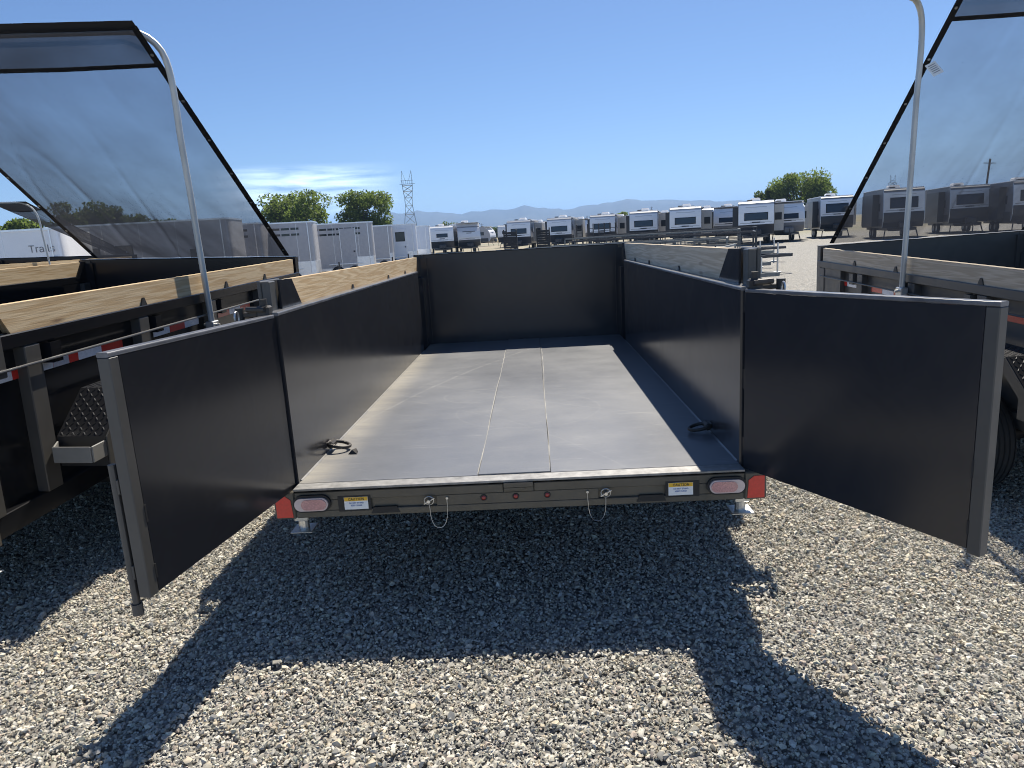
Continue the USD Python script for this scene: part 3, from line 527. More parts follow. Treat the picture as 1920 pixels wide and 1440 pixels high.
        for s in (-1, 1):
            obj('hinge_latch', [box(min(s * 1.07, s * 1.13), max(s * 1.07, s * 1.13), -.03, .028, zt - .06, zt + .035, .008), rod((s * 1.085, -.035, zt + .02), (s * 1.175, -.01, zt + .022), .013, 10), rod((s * 1.10, .0, zt - .03), (s * 1.10, .0, zt + .065), .016, 12), box(min(s * 1.12, s * 1.20), max(s * 1.12, s * 1.20), -.01, .02, zt - .014, zt + .008, .004), rod((s * 1.215, .0, zt - .08), (s * 1.215, .0, zt + .03), .020, 12)], STEEL_DARK, t, smooth=30)
            obj('hitch_ring', pipe([(s * 1.205, -.06 + .022 * math.cos(a), zt - .01 + .03 * math.sin(a)) for a in np.linspace(0, 2 * np.pi, 16)], .004, 6), ZINC, t)
    if tarp: tarp_parts(t, **tarp)
    return t

def placed(q):
    return QT @ euler(*q[3:6]), QT @ np.array(q[:3], float)
PL = (-3.5852, -.2799, .0037, -.0155, .0237, .0417); PR = (4.531, .502, -.272, .004, .030, -.018)
dump_trailer('dump_trailer', 'open charcoal dump trailer in the middle with both rear gates swung wide', *placed((0, 0, 0, 0, 0, 0)), PAINT, PAINT, 'fresh', main=True, board=(.135, .160))
dump_trailer('dump_trailer', 'black dump trailer left of the open one, mesh tarp raised over fresh pine boards', *placed(PL), PAINT_BLACK, PAINT_GREY, 'fresh',  # ribs take warm grey: ground reflection on black gloss put into colour
             tarp=dict(foot=(1.19, 2.37, 1.19), top=(1.19, 2.18, 3.15), corner_r=(1.15, 1.90, 3.135), corner_l=(-.72, 1.90, 3.14), base=((1.07, 4.44, 1.60), (-.98, 4.44, 1.60)), tube_side=1))
dump_trailer('dump_trailer', 'warm grey dump trailer right of the open one, mesh tarp raised over shade toned boards', *placed(PR), PAINT_GREY, PAINT_GREY, 'grey',
             tarp=dict(foot=(-1.19, 2.57, 1.29), top=(-1.19, 2.48, 3.56), corner_r=(-1.06, 2.12, 3.60), corner_l=(1.06, 2.12, 3.60), base=((-1.03, 4.44, 1.61), (1.09, 4.44, 1.60)), tube_side=1))
dump_trailer('dump_trailer', 'dump trailer at the far left edge beyond the black one, low thin tarp bows', *placed((-7.35, 3.5, .20, .0, .010, .03)), PAINT_BLACK, PAINT_GREY, 'fresh',  # ribs again coloured for the ground reflecting in black paint
             tarp=dict(foot=(1.19, 2.4, 1.22), top=(1.19, 2.3, 2.31), corner_r=(1.15, 2.2, 2.30), corner_l=(.70, 2.2, 2.30), base=((1.07, 4.44, 1.60), (.80, 4.44, 1.60)), tube_side=1, rad_=.011))

# scrap of steel lying on the bed floor
sc = trimesh.convex.convex_hull(np.array([(-.915, .43, 0), (-.865, .425, 0), (-.872, .475, 0), (-.90, .465, 0), (-.895, .44, .022), (-.875, .455, .026)]) + [0, 0, F0 + .001])
sc.apply_transform(np.vstack([np.c_[QT, np.zeros(3)], [0, 0, 0, 1]])); tag(obj('steel_scrap', sc, STEEL_DARK), 'small dark steel scrap lying on the dusty bed floor beside the left ring', 'scrap')
# care tag hanging from the right tarp's edge
tt = thing('paper_tag', 'white care tag hanging on the edge of the right tarp beside the bent tube', 'tag', *placed(PR))
tg = np.array([-1.0, 2.62, 3.075])
M = np.stack([np.array([.92, .1, .38]) / np.linalg.norm([.92, .1, .38]), np.cross([0, -.85, .5], np.array([.92, .1, .38])), [0, -.85, .5]], 1); M[:, 1] /= np.linalg.norm(M[:, 1]); M[:, 2] = np.cross(M[:, 0], M[:, 1])
obj('card', moved(box(-.045, .045, -.06, .06, -.001, .001), M, tg), STK_W, tt)
pr = [box(-.03, .03, .035 - k * .018, .041 - k * .018, -.002, .002) for k in range(5)]; obj('print', moved(cat(pr), M, tg), RVGREY, tt)

# ------------------------------------------------------------------ enclosed and livestock trailers on the left
def rounded(w, h, r): return Polygon([(0, 0), (w, 0), (w, h), (0, h)]).buffer(-r).buffer(r, quad_segs=6)
def small_wheel(parent, x, y, r=.34, wd=.2):
    Rm = np.array([[1, 0, 0], [0, 0, 1], [0, -1, 0]]).astype(float)
    a = obj('tyre', moved(lathe([(r * .6, -wd / 2), (r * .94, -wd / 2), (r, -wd / 3), (r, wd / 3), (r * .94, wd / 2), (r * .6, wd / 2)], 24), Rm, (x, y, r)), RUBBER, parent, smooth=30)
    obj('rim', moved(lathe([(0, wd * .3), (r * .3, wd * .35), (r * .62, wd * .48), (r * .62, -wd * .48), (0, -wd * .3)], 18), Rm, (x, y, r)), RIM, a, smooth=30)
def box_trailer(label, px, d, yaw, L, Wd=2.2, H=2.85, skin=WHITE, slats=False, win=(), door=None, text=None, diamond=True, nose='round', cat_='enclosed trailer', name='enclosed_trailer', right_end=True):
    """local x runs to the nose; the side facing local -y looks at the yard; origin under the nose corner"""
    x, y = bearing(px, d); R = euler(yaw); t = thing(name, label, cat_, R, (x, y, float(ground_z(x, y))))
    zb = .48
    plan = Polygon([(-L, 0), (0, 0), (0, Wd), (-L, Wd)]) if nose == 'flat' else Polygon([(-L, 0), (-.28, 0), (-.12, .06), (-.03, .2), (0, .45), (0, Wd - .45), (-.03, Wd - .2), (-.12, Wd - .06), (-.28, Wd), (-L, Wd)])
    b = obj('body', prism(plan, 2, zb, H - .06), skin, t, smooth=35)
    obj('roof', prism(plan.buffer(.02), 2, H - .059, H, ), ALU, t)
    obj('corner_trim', [box(-.30, -.262, -.012, -.001, zb, H - .061, .002)], ALU, t)
    obj('base_rail', [box(-L, -.02, -.010, -.0015, zb, zb + .10)], ALU, t)
    if diamond: obj('stone_guard', prism([(-1.1, zb + .101), (-.31, zb + .101), (-.31, zb + .62), (-1.1, zb + .62)], 1, -.008, -.001), ALU, t)
    if nose == 'round':
        fr = prism(Polygon([(-.29, -.013), (-.12, .05), (-.03, .2), (.004, .45), (.004, Wd - .45), (.012, Wd - .45), (.012, .45), (-.02, .19), (-.112, .042), (-.285, -.02)]), 2, zb, zb + .62); obj('nose_guard', fr, ALU, t, smooth=30)
    if slats:
        for z in (H - .62, H - .36):
            for k in range(int((L - .85) / .42)):
                x0 = -L + .35 + k * .42
                obj('air_gap', box(x0, x0 + .36, -.004, .01, z, z + .10), GLASS, t)
    for k in range(int(L / 1.25)):
        obj('seam', box(-L + .6 + k * 1.25, -L + .615 + k * 1.25, -.006, -.001, zb + .101, H - .061), ALU, t)
    for x0, w0, z0, h0 in win:
        f = obj('window', box(x0, x0 + w0, -.022, -.001, z0, z0 + h0, .006), BLACK, t); obj('pane', box(x0 + .03, x0 + w0 - .03, -.026, -.0225, z0 + .03, z0 + h0 - .03), GLASS, f)
    if door:
        x0, w0 = door; dd = obj('door', box(x0, x0 + w0, -.02, -.001, zb + .105, H - .3, .004), skin, t); obj('handle', box(x0 + w0 - .14, x0 + w0 - .06, -.045, -.0205, 1.35, 1.42, .004), BLACK, dd)
        obj('door_frame', [box(x0 - .03, x0 - .001, -.024, -.001, zb + .105, H - .27), box(x0 + w0 + .001, x0 + w0 + .03, -.024, -.001, zb + .105, H - .27)], ALU, dd)
    if text:
        tm = meshkit.text_mesh(text[0], text[2], .004); obj('lettering', moved(tm, np.array([[1, 0, 0], [0, 0, -1], [0, 1, 0]]).astype(float), (text[1], -.004, text[3])), RVGREY, t)
        sw = pipe([(text[1] + .2 + k * 1.0, -.006, text[3] - .22 + .06 * math.sin(k * 3)) for k in np.linspace(0, 1, 12)], .018, 5); obj('stripe', sw, RVGREY, t)
    for k in (0, 1): small_wheel(t, -L * .5 + k * .85, .06)
    obj('wheel_arch', [box(-L * .5 - .45, -L * .5 + 1.30, -.05, -.002, .74, .80, .01)], ALU, t)
    obj('tongue', [bar((0, .5, .48), (1.1, Wd / 2, .48), .1, .1), bar((0, Wd - .5, .48), (1.1, Wd / 2, .48), .1, .1), rod((.9, Wd / 2, .03), (.9, Wd / 2, .95), .035)], STEEL_DARK, t)
    return t
rad = math.radians
box_trailer('white trailer at the far left with small dark lettering and a black window', 112, 21, rad(8), 6.0, H=2.75, skin=WHITE, win=[(-2.62, .62, 1.35, .85)], text=('Trails', -.95, .21, 2.05), name='lettered_trailer')
box_trailer('plain bluish white trailer behind the lettered one at far left', 200, 27, rad(8), 4.0, H=2.5, skin=WHITE_B)
box_trailer('long grey trailer with two dark windows seen through the left tarp', 432, 25, rad(8), 6.2, H=2.95, skin=GREY_PANEL, win=[(-5.1, .6, 1.5, .62), (-4.0, .62, 1.55, .62), (-1.45, .4, 1.5, .42)])
box_trailer('grey livestock trailer just behind the edge of the left tarp', 492, 30, rad(10), 3.4, H=2.9, skin=GREY_PANEL, slats=True, name='livestock_trailer', cat_='livestock trailer')
box_trailer('grey livestock trailer at the right foot of the left tarp with short dark air gaps', 590, 32, rad(12), 3.9, H=2.9, skin=GREY_PANEL, slats=True, name='livestock_trailer', cat_='livestock trailer')
box_trailer('grey livestock trailer with two long rows of dark air gaps and a bright stone guard', 701, 36, rad(14), 3.9, H=2.85, skin=GREY_PANEL, slats=True, door=(-1.7, .75), name='livestock_trailer', cat_='livestock trailer')
box_trailer('short plain grey trailer between the slatted trailer and the white door', 737, 42, rad(14), 3.0, H=2.75, skin=GREY_PANEL, diamond=False)
box_trailer('white trailer with one door and a dark door window', 782, 44, rad(10), 3.1, H=2.8, skin=WHITE_B, door=(-1.45, .78), win=[(-1.36, .60, 1.72, .60)])
box_trailer('narrow white trailer right of the white one with a door window', 806, 50, rad(6), 2.6, H=2.75, skin=WHITE_B)

# ------------------------------------------------------------------ travel trailers
def rv_body(t, H=3.1, L=7.0, skin=WHITE, lower=RVDARK, side=GREY_PANEL, win=(1.75, 2.3, .82), nose=0, slide=True):
    w = 1.22
    if nose == 0:   prof = [(.34, .72), (.10, 1.25), (0, 1.42), (.06, 2.4), (.22, H - .12), (.40, H)]
    elif nose == 1: prof = [(.30, .75), (.02, 1.2), (0, 1.75), (.15, 2.3), (.55, 2.85), (1.1, H)]
    else:           prof = [(.22, .75), (.0, 1.1), (0, 1.6), (.12, 2.55), (.25, H - .1), (.42, H)]
    f = np.array(prof)
    obj('body', prism(prof + [(L, H), (L, .72)], 0, -w, w), side, t)
    def strip(z0, z1, x0, x1, off, thick):
        """a band of the curved nose between two heights"""
        zs = np.linspace(z0, z1, 7); ys = np.interp(zs, f[:, 1], f[:, 0])
        return prism(list(zip(ys - off, zs)) + list(zip((ys - off + thick)[::-1], zs[::-1])), 0, x0, x1)
    zl = 1.45 if nose != 2 else 1.75
    obj('front_cap', strip(zl + .002, H - .02, -w - .004, w + .004, .02, .03), skin, t)
    obj('front_guard', strip(.74, zl, -w - .004, w + .004, .024, .03), lower, t)
    wn = obj('front_window', strip(win[0], win[1], -win[2], win[2], .034, .012), BLACK, t); obj('pane', strip(win[0] + .05, win[1] - .05, -win[2] + .05, win[2] - .05, .038, .003), GLASS, wn)
    obj('graphic_stripe', cat([strip(zl + .10, zl + .135, -w + .1, w * .5, .0225, .004), strip(zl + .17, zl + .19, -w * .35, w - .12, .0225, .004)] + ([strip(H - .42, H - .40, -w * .6, w * .6, .0225, .004)] if win[1] < H - .5 else [])), RVGREY, t)
    obj('badge', strip(win[0] - .17, win[0] - .10, -.28, .28, .0226, .004), RVDARK, t)
    for s in (-1, 1): obj('corner_trim', strip(.76, H - .05, min(s * (w + .005), s * (w + .03)), max(s * (w + .005), s * (w + .03)), .016, .06), ALU if nose else RVDARK, t)
    obj('side_skirt', [box(s * (w + .001) if s > 0 else -w - .010, w + .010 if s > 0 else -w - .001, .42, L, .74, 1.35) for s in (-1, 1)], lower, t)
    obj('roof_edge', box(-w - .012, w + .012, .44, L + .01, H + .001, H + .05, .01), WHITE, t)
    ac = obj('roof_unit', [box(-.36, .36, L * .42, L * .42 + .95, H + .051, H + .32, .08)], WHITE, t); obj('roof_vent', [box(-.62, -.25, L * .22, L * .22 + .40, H + .051, H + .17, .03), box(.3, .62, L * .72, L * .72 + .36, H + .051, H + .19, .03)], RVDARK, t)
    for s, x0 in ((-1, 1.2), (1, 1.0)):
        for y0, wd in ((x0, .7), (x0 + 3.4, .9)):
            q = obj('window', box(*sorted((s * (w + .002), s * (w + .018))), y0, y0 + wd, 1.85, 2.4, .004), BLACK, t); obj('pane', box(*sorted((s * (w + .0185), s * (w + .022))), y0 + .04, y0 + wd - .04, 1.89, 2.36), GLASS, q)
    dr = obj('door', box(w + .002, w + .03, 2.1, 2.78, .95, 2.75, .006), skin, t); obj('handle', box(w + .031, w + .06, 2.14, 2.20, 1.75, 1.86, .004), BLACK, dr)
    obj('awning', rod((w + .07, .8, H - .12), (w + .07, 5.4, H - .12), .065, 12), CANVAS, t)
    if slide:
        so = obj('slide_out', box(-w - .42, -w - .002, 1.5, 5.0, .85, H - .30, .01), RVDARK, t, label='dark slide out on the left flank')
        so2 = obj('slide_out', box(w + .003, w + .85, 3.0, 5.6, .90, H - .28, .01), BEIGE, t, label='beige slide out with a small window on the right flank'); fr = obj('window', box(w + .22, w + .70, 2.975, 2.998, 1.70, 2.25), BLACK, so2)
    for y in (L * .52, L * .52 + .86):
        for s in (-1, 1):
            Rm = np.array([[0, 0, 1], [1, 0, 0], [0, 1, 0]]).astype(float)
            a = obj('tyre', moved(lathe([(.2, -.1), (.33, -.1), (.35, -.07), (.35, .07), (.33, .1), (.2, .1)], 22), Rm, (s * 1.02, y, .35)), RUBBER, t, smooth=30)
            obj('rim', moved(lathe([(0, .05), (.21, .09), (.21, -.09), (0, -.05)], 16), Rm, (s * 1.02, y, .35)), RIM, a, smooth=30)
    obj('chassis', [box(-.9, .9, .3, L - .1, .55, .715)], RVDARK, t)
    obj('tongue', [bar((s * .8, .3, .58), (s * .05, -1.15, .58), .09, .12) for s in (-1, 1)] + [rod((0, -.95, .04), (0, -.95, 1.0), .035), box(-.12, .12, -1.07, -.83, 0, .03)], RVDARK, t)
    obj('gas_bottle_cover', [box(-.36, .36, -.62, -.22, .66, 1.12, .09)], lower, t)
    for s in (-1, 1): obj('stabiliser', [bar((s * .95, .65, .56), (s * 1.05, .45, .02), .06, .06)], RVDARK, t)
    return t
def rv(name, label, px, d, yaw, **k):
    x, y = bearing(px, d); return rv_body(thing(name, label, 'travel trailer', euler(yaw), (x, y, float(ground_z(x, y)))), **k)
def again(src, label, px, d, yaw):
    x, y = bearing(px, d); return copy_of(src, euler(yaw), (x, y, float(ground_z(x, y))), label)
RA = rv('travel_trailer', 'tall white and grey travel trailer directly behind the utility trailers', 1285, 56, rad(-14))
RB = rv('rounded_travel_trailer', 'white round nosed travel trailer left of the black and white one', 1476, 54, rad(-10), H=3.0, nose=1, win=(1.72, 2.12, .8), lower=RVGREY, side=WHITE)
RC = rv('black_travel_trailer', 'black and white travel trailer beside the foot of the right tarp', 1568, 57, rad(-12), H=3.3, nose=2, win=(2.0, 2.72, .85), lower=RVDARK, side=RVGREY)
RD = rv('plain_travel_trailer', 'plain white travel trailer with dark front window, just right of the narrow white trailer', 829, 74, rad(8), H=3.0, nose=0, slide=False, side=WHITE, win=(1.85, 2.25, .6))
RE = rv('graphic_travel_trailer', 'white travel trailer with a pale front and dark guard below, its grey flank turned right', 880, 76, rad(12), H=3.25, nose=1, win=(2.3, 2.36, .7), lower=RVDARK, slide=False)
again(RD, 'small white travel trailer half hidden left of the pale fronted one', 852, 84, rad(10))
again(RE, 'distant white travel trailer seen beyond the tan ground in the gap', 925, 120, rad(70))
again(RA, 'white travel trailer rising behind the upright black ramps', 973, 72, rad(-8))
again(RD, 'far white travel trailer peeking out right of the one behind the black ramps', 1006, 84, rad(-8))
again(RA, 'white travel trailer second from the black ramps with beige slide', 1049, 70, rad(-10))
again(RB, 'round nosed white trailer partly hidden below the mountain dip', 1082, 80, rad(-12))
again(RA, 'white travel trailer behind the rack of upright slats', 1130, 68, rad(-12))
again(RB, 'white round nosed trailer half hidden right of the slatted rack', 1160, 78, rad(-12))
again(RA, 'white travel trailer between the slatted rack and the tallest one', 1207, 62, rad(-12))
again(RB, 'white round nosed trailer half hidden left of the tallest one', 1243, 72, rad(-14))
again(RA, 'grey sided travel trailer half hidden right of the tallest one', 1325, 66, rad(-14))
again(RB, 'white round nosed trailer just left of the one before the big tree', 1366, 60, rad(-14))
again(RA, 'tall grey fronted travel trailer standing in front of the big tree', 1417, 51, rad(-16))
again(RC, 'first dark trailer seen through the right tarp, left of the bent tube', 1692, 47, rad(-14))
again(RC, 'dark trailer with wide window seen through the right tarp, right of the bent tube', 1814, 50, rad(-15))
again(RC, 'dark trailer at the right picture edge seen through the tarp', 1935, 46, rad(-16))

again(RD, 'far white travel trailer between the tan gap and the black upright ramps', 950, 96, rad(-8))

# ------------------------------------------------------------------ low utility trailers beyond the bed
def utility(name, label, px, d, yaw, L=5.0, Wd=2.1, rail=.75, mesh_gate=False, deck=DECKWOOD, group=None, paint=GALV_DULL):
    """origin under the coupler end, body runs along local +y away from it"""
    x, y = bearing(px, d); t = thing(name, label, 'utility trailer', euler(yaw), (x, y, float(ground_z(x, y))), group)
    z0 = .55
    obj('frame', [box(-Wd / 2, Wd / 2, 1.3, 1.38, z0, z0 + .1), box(-Wd / 2, Wd / 2, 1.3 + L - .08, 1.3 + L, z0, z0 + .1)] + [box(*sorted((s * Wd / 2, s * (Wd / 2 - .07))), 1.381, 1.3 + L - .081, z0, z0 + .1) for s in (-1, 1)], paint, t)
    nb = 9
    for k in range(nb):
        xa = -Wd / 2 + .075 + k * (Wd - .15) / nb; obj('deck_plank', box(xa + .004, xa + (Wd - .15) / nb - .004, 1.39, 1.3 + L - .09, z0 + .06, z0 + .098), deck, t)
    for s in (-1, 1):
        obj('side_rail', [bar((s * Wd / 2, 1.33, z0 + rail), (s * Wd / 2, 1.3 + L - .03, z0 + rail), .05, .05), bar((s * Wd / 2, 1.33, z0 + rail * .55), (s * Wd / 2, 1.3 + L - .03, z0 + rail * .55), .03, .03)], paint, t)
        for k in range(5):
            yy = 1.33 + k * (L - .06) / 4; obj('post', box(s * Wd / 2 - .024, s * Wd / 2 + .024, yy - .02, yy + .02, z0 + .101, z0 + rail - .026), paint, t)
        for yy in (1.3 + L * .48, 1.3 + L * .48 + .8):
            Rm = np.array([[0, 0, 1], [1, 0, 0], [0, 1, 0]]).astype(float)
            a = obj('tyre', moved(lathe([(.18, -.09), (.30, -.09), (.32, -.06), (.32, .06), (.30, .09), (.18, .09)], 20), Rm, (s * (Wd / 2 + .16), yy, .32)), RUBBER, t, smooth=30)
            obj('rim', moved(lathe([(0, .05), (.19, .08), (.19, -.08), (0, -.05)], 14), Rm, (s * (Wd / 2 + .16), yy, .32)), RIM, a, smooth=30)
        obj('fender', prism(LineString([(1.3 + L * .48 - .42, .55), (1.3 + L * .48 - .25, .74), (1.3 + L * .48 + 1.05, .74), (1.3 + L * .48 + 1.22, .55)]).buffer(.012, cap_style=2, join_style=2), 0, *sorted((s * (Wd / 2 + .03), s * (Wd / 2 + .29)))), paint, t)
    obj('front_rail', bar((-Wd / 2, 1.33, z0 + rail), (Wd / 2, 1.33, z0 + rail), .05, .05), paint, t)
    if mesh_gate:
        for k in range(13):
            xa = -Wd / 2 + .06 + k * (Wd - .12) / 12; obj('gate_slat', box(xa - .016, xa + .016, 1.3 + L + .02, 1.3 + L + .05, z0 + .02, z0 + 1.5), paint, t)
        obj('gate_frame', [box(-Wd / 2, Wd / 2, 1.3 + L + .015, 1.3 + L + .055, z0 + 1.501, z0 + 1.55), box(-Wd / 2, Wd / 2, 1.3 + L + .015, 1.3 + L + .055, z0 - .03, z0 + .019)], paint, t)
    obj('tongue', [bar((s * Wd * .4, 1.3, z0 + .03), (s * .05, .1, z0 + .03), .07, .1) for s in (-1, 1)], paint, t)
    obj('tongue_jack', [rod((.12, .55, .02), (.12, .55, z0 + .45), .03), box(.0, .24, .43, .67, 0, .02), rod((.12, .55, z0 + .42), (.3, .55, z0 + .42), .012)], ZINC, t)
    return t
utility('utility_trailer', 'utility trailer nearest the bed, white jack on the gravel beside the right bed post', 1470, 17.5, rad(66), L=5.2, rail=.78, mesh_gate=False)
utility('utility_trailer', 'second utility trailer from the bed, rails seen just over the right side board', 1452, 20.5, rad(74), L=5.8, rail=.84)
utility('utility_trailer', 'third utility trailer from the bed, dark rails seen over the two nearer ones', 1492, 23.5, rad(75), L=6.2, rail=.86, paint=RVDARK)
utility('utility_trailer', 'fourth utility trailer from the bed, pale rails below the tall travel trailers', 1455, 26.2, rad(76), L=6.6, rail=.92, paint=GALV_DULL)
utility('utility_trailer', 'fifth and farthest utility trailer of the row right of the bed', 1478, 29.5, rad(76), L=6.6, rail=.95, paint=RVDARK)
utility('utility_trailer', 'low dark utility trailer between the two upright ramp racks', 1105, 34, rad(82), L=3.6, rail=.45, paint=RVDARK)
def ramp_trailer(label, px, d, yaw, nr, paint, zt):
    x, y = bearing(px, d); t = thing('equipment_trailer', label, 'equipment trailer', euler(yaw), (x, y, float(ground_z(x, y))))
    obj('deck', box(-1.0, 1.0, .1, 5.5, .70, .80), DECKWOOD, t); obj('frame', [box(*sorted((s * 1.001, s * 1.08)), .1, 5.5, .62, .82, .004) for s in (-1, 1)], paint, t)
    for k in range(nr):
        c = -.78 + k * 1.56 / max(1, nr - 1); w = .30 if nr <= 2 else .13
        r = obj('loading_ramp', [bar((c - w, 0, .82), (c - w, -.15, zt), .05, .08, upv=(0, 1, 0)), bar((c + w, 0, .82), (c + w, -.15, zt), .05, .08, upv=(0, 1, 0))], paint, t)
        for j in range(6 if nr > 2 else 9):
            z = .95 + j * (zt - 1.0) / (6 if nr > 2 else 9); obj('rung', bar((c - w, -.02 - .15 * (z - .82) / (zt - .82), z), (c + w, -.02 - .15 * (z - .82) / (zt - .82), z), .05, .03 if nr > 2 else .10), paint, r)
    for s in (-1, 1):
        for yy in (2.4, 3.2):
            Rm = np.array([[0, 0, 1], [1, 0, 0], [0, 1, 0]]).astype(float)
            a = obj('tyre', moved(lathe([(.2, -.1), (.36, -.1), (.38, -.07), (.38, .07), (.36, .1), (.2, .1)], 20), Rm, (s * 1.22, yy, .38)), RUBBER, t, smooth=30)
            obj('rim', moved(lathe([(0, .05), (.21, .08), (.21, -.08), (0, -.05)], 14), Rm, (s * 1.22, yy, .38)), RIM, a, smooth=30)
    return t
ramp_trailer('black equipment trailer with two solid looking ramps standing upright behind the front wall', 988, 33, rad(-4), 2, BLACK, 2.0)
ramp_trailer('equipment trailer with a rack of upright slatted ramps above the wall corner', 1118, 33, rad(-6), 4, RVDARK, 2.05)

# ------------------------------------------------------------------ trees
LEAF_A = None
def leaf_mat(name, c):
    return usdkit.material(stage, '/World/Looks/' + name, {
        'g': ('geometry', {}), 'n': ('noise_texture', {'scale': .8, 'detail': 3.0}), 'mx': ('math', {'math_type': 'multiply_add', 'value2': .5}), 'h': ('math', {'math_type': 'multiply', 'value2': .5}),
        'r': ('rgb_ramp', {'ramp': [(.2, tuple(x * .55 for x in c)), (.5, c), (.85, tuple(x * 1.6 for x in c))]}),
        'd': ('principled_bsdf', {'roughness': .6, 'specular_ior_level': .3}), 't': ('translucent_bsdf', {}), 'hv': ('hsv', {'value': 1.7, 'saturation': 1.1, 'hue': .495}), 'm': ('mix_closure', {'fac': .5})},
        [('g.position', 'n.vector'), ('g.random_per_island', 'h.value1'), ('n.fac', 'mx.value1'), ('h.value', 'mx.value3'), ('mx.value', 'r.fac'), ('r.color', 'd.base_color'), ('r.color', 'hv.color'), ('hv.color', 't.color'), ('d.BSDF', 'm.closure1'), ('t.BSDF', 'm.closure2')], surface='m.closure')
LEAF = leaf_mat('cottonwood_leaves', (.165, .225, .062)); LEAF2 = leaf_mat('dark_leaves', (.10, .14, .045))
def tree_meshes(H, Wd, seed, nl=5200, leaf=.20, trunk_h=.16):
    r = np.random.default_rng(seed); limbs = []; centres = []
    th = H * trunk_h
    def limb(p, q, a, b):
        k = np.linspace(0, 1, 5)[:, None]; m = (p + q) / 2 + r.normal(0, .04, 3) * H; P = (1 - k) ** 2 * p + 2 * k * (1 - k) * m + k ** 2 * q
        V = pipe(P, 1.0, 6); V = V.copy(); n = 6
        for i in range(5):
            ring = slice(i * n, i * n + n); V.vertices[ring] = P[i] + (V.vertices[ring] - P[i]) * (a + (b - a) * i / 4)
        return V
    tr = limb(np.zeros(3), np.array([.1, 0, th]), .035 * H, .028 * H)
    for i in range(40):
        an = r.uniform(0, 2 * np.pi); rr = math.sqrt(r.uniform(0, 1)) * .40 * Wd; hz = r.uniform(.28, .90) * H
        e = np.array([rr * math.cos(an), rr * math.sin(an), hz]); lim = .5 * Wd * math.sqrt(max(.05, 1 - ((hz / H - .52) / .52) ** 2))
        k = min(1, lim / max(rr, 1e-3)); e[:2] *= k; limbs.append(limb(np.array([.05, 0, th * r.uniform(.7, 1)]), e, .014 * H, .003 * H)); centres.append((e, r.uniform(.10, .19) * min(H, Wd)))
    P = []; 
    for (c, s) in centres:
        m = int(1.9 * nl / len(centres)); v = r.normal(size=(m, 3)); v /= np.linalg.norm(v, axis=1)[:, None]; P.append(c + v * (s * r.uniform(.35, 1.12, (m, 1)) ** .6) * [1.15, 1.15, .85])
    P = np.vstack(P); P[:, 2] = np.maximum(P[:, 2], H * .12); n = len(P)
    a = r.normal(size=(n, 3)); a /= np.linalg.norm(a, axis=1)[:, None]; b = np.cross(a, r.normal(size=(n, 3))); b /= np.linalg.norm(b, axis=1)[:, None]
    sz = leaf * .95 * r.uniform(.6, 1.3, (n, 1)); V = np.stack([P - a * sz, P + b * sz * .55, P + a * sz, P - b * sz * .55], 1).reshape(-1, 3)
    f = np.arange(4 * n).reshape(n, 4)
    return cat([tr]), cat(limbs), (V, f)
def tree(label, px, d, H, Wd, seed, leafmat=None, group=None, nl=5200, leaf=.2, dz=0):
    x, y = bearing(px, d); t = thing('tree', label, 'tree', np.eye(3), (x, y, float(ground_z(x, y)) + dz), group)
    a, l, c = tree_meshes(H, Wd, seed, nl, leaf); tk = obj('trunk', a, BARK, t); obj('limbs', l, BARK, tk); obj('crown', c, leafmat or LEAF, t)
    return t
tree('broad green cottonwood left of the two trees behind the livestock trailers', 565, 88, 8.6, 9.4, 3, nl=6500)
tree('rounder green tree between the broad cottonwood and the lattice tower', 686, 92, 8.4, 7.6, 5, nl=6000)
tree('large bright green tree rising behind the travel trailers near the right tarp', 1502, 104, 8.8, 9.4, 8, nl=7500)
tree('small dark tree hugging the left side of the large bright green tree', 1438, 106, 6.6, 3.8, 9, nl=2600, leafmat=LEAF2)
tree('small green tree alone between the slatted rack and the tallest travel trailer', 1162, 150, 5.2, 4.2, 10, nl=2400, leaf=.24)
tree('green tree at the far left edge above the lettered trailer', 48, 66, 6.0, 4.2, 12, nl=3200)
for i, (px, h, w) in enumerate([(150, 8.8, 6.5), (190, 8.4, 6.5), (228, 7.6, 6), (262, 7.2, 6), (296, 6.6, 5.5), (330, 5.6, 4.5)]):
    tree(['tallest tree at the left end of the row seen through the left tarp', 'second tree from the left in the row seen through the left tarp', 'third tree from the left in the row seen through the left tarp', 'fourth tree from the left in the row seen through the left tarp', 'fifth tree from the left in the row seen through the left tarp', 'lowest tree at the right end of the row seen through the left tarp'][i], px, 84 + 3 * i, h, w, 20 + i, leafmat=LEAF2, group='row of trees behind the left tarp', nl=3600)
for i, (px, d, h, w, lab) in enumerate([(838, 170, 5.5, 8, 'low scrubby tree behind the small white travel trailers'), (820, 150, 3.6, 4, 'small dark bush just right of the lattice tower'), (922, 200, 4.2, 5, 'distant bush above the tan gap between trailers'), (775, 150, 3.8, 6, 'low bush at the foot of the lattice tower'), (415, 120, 4.6, 4, 'small far tree behind the left tarp beside the bent tube')]):
    tree(lab, px, d, h, w, 40 + i, leafmat=LEAF2, nl=1600, leaf=.28)

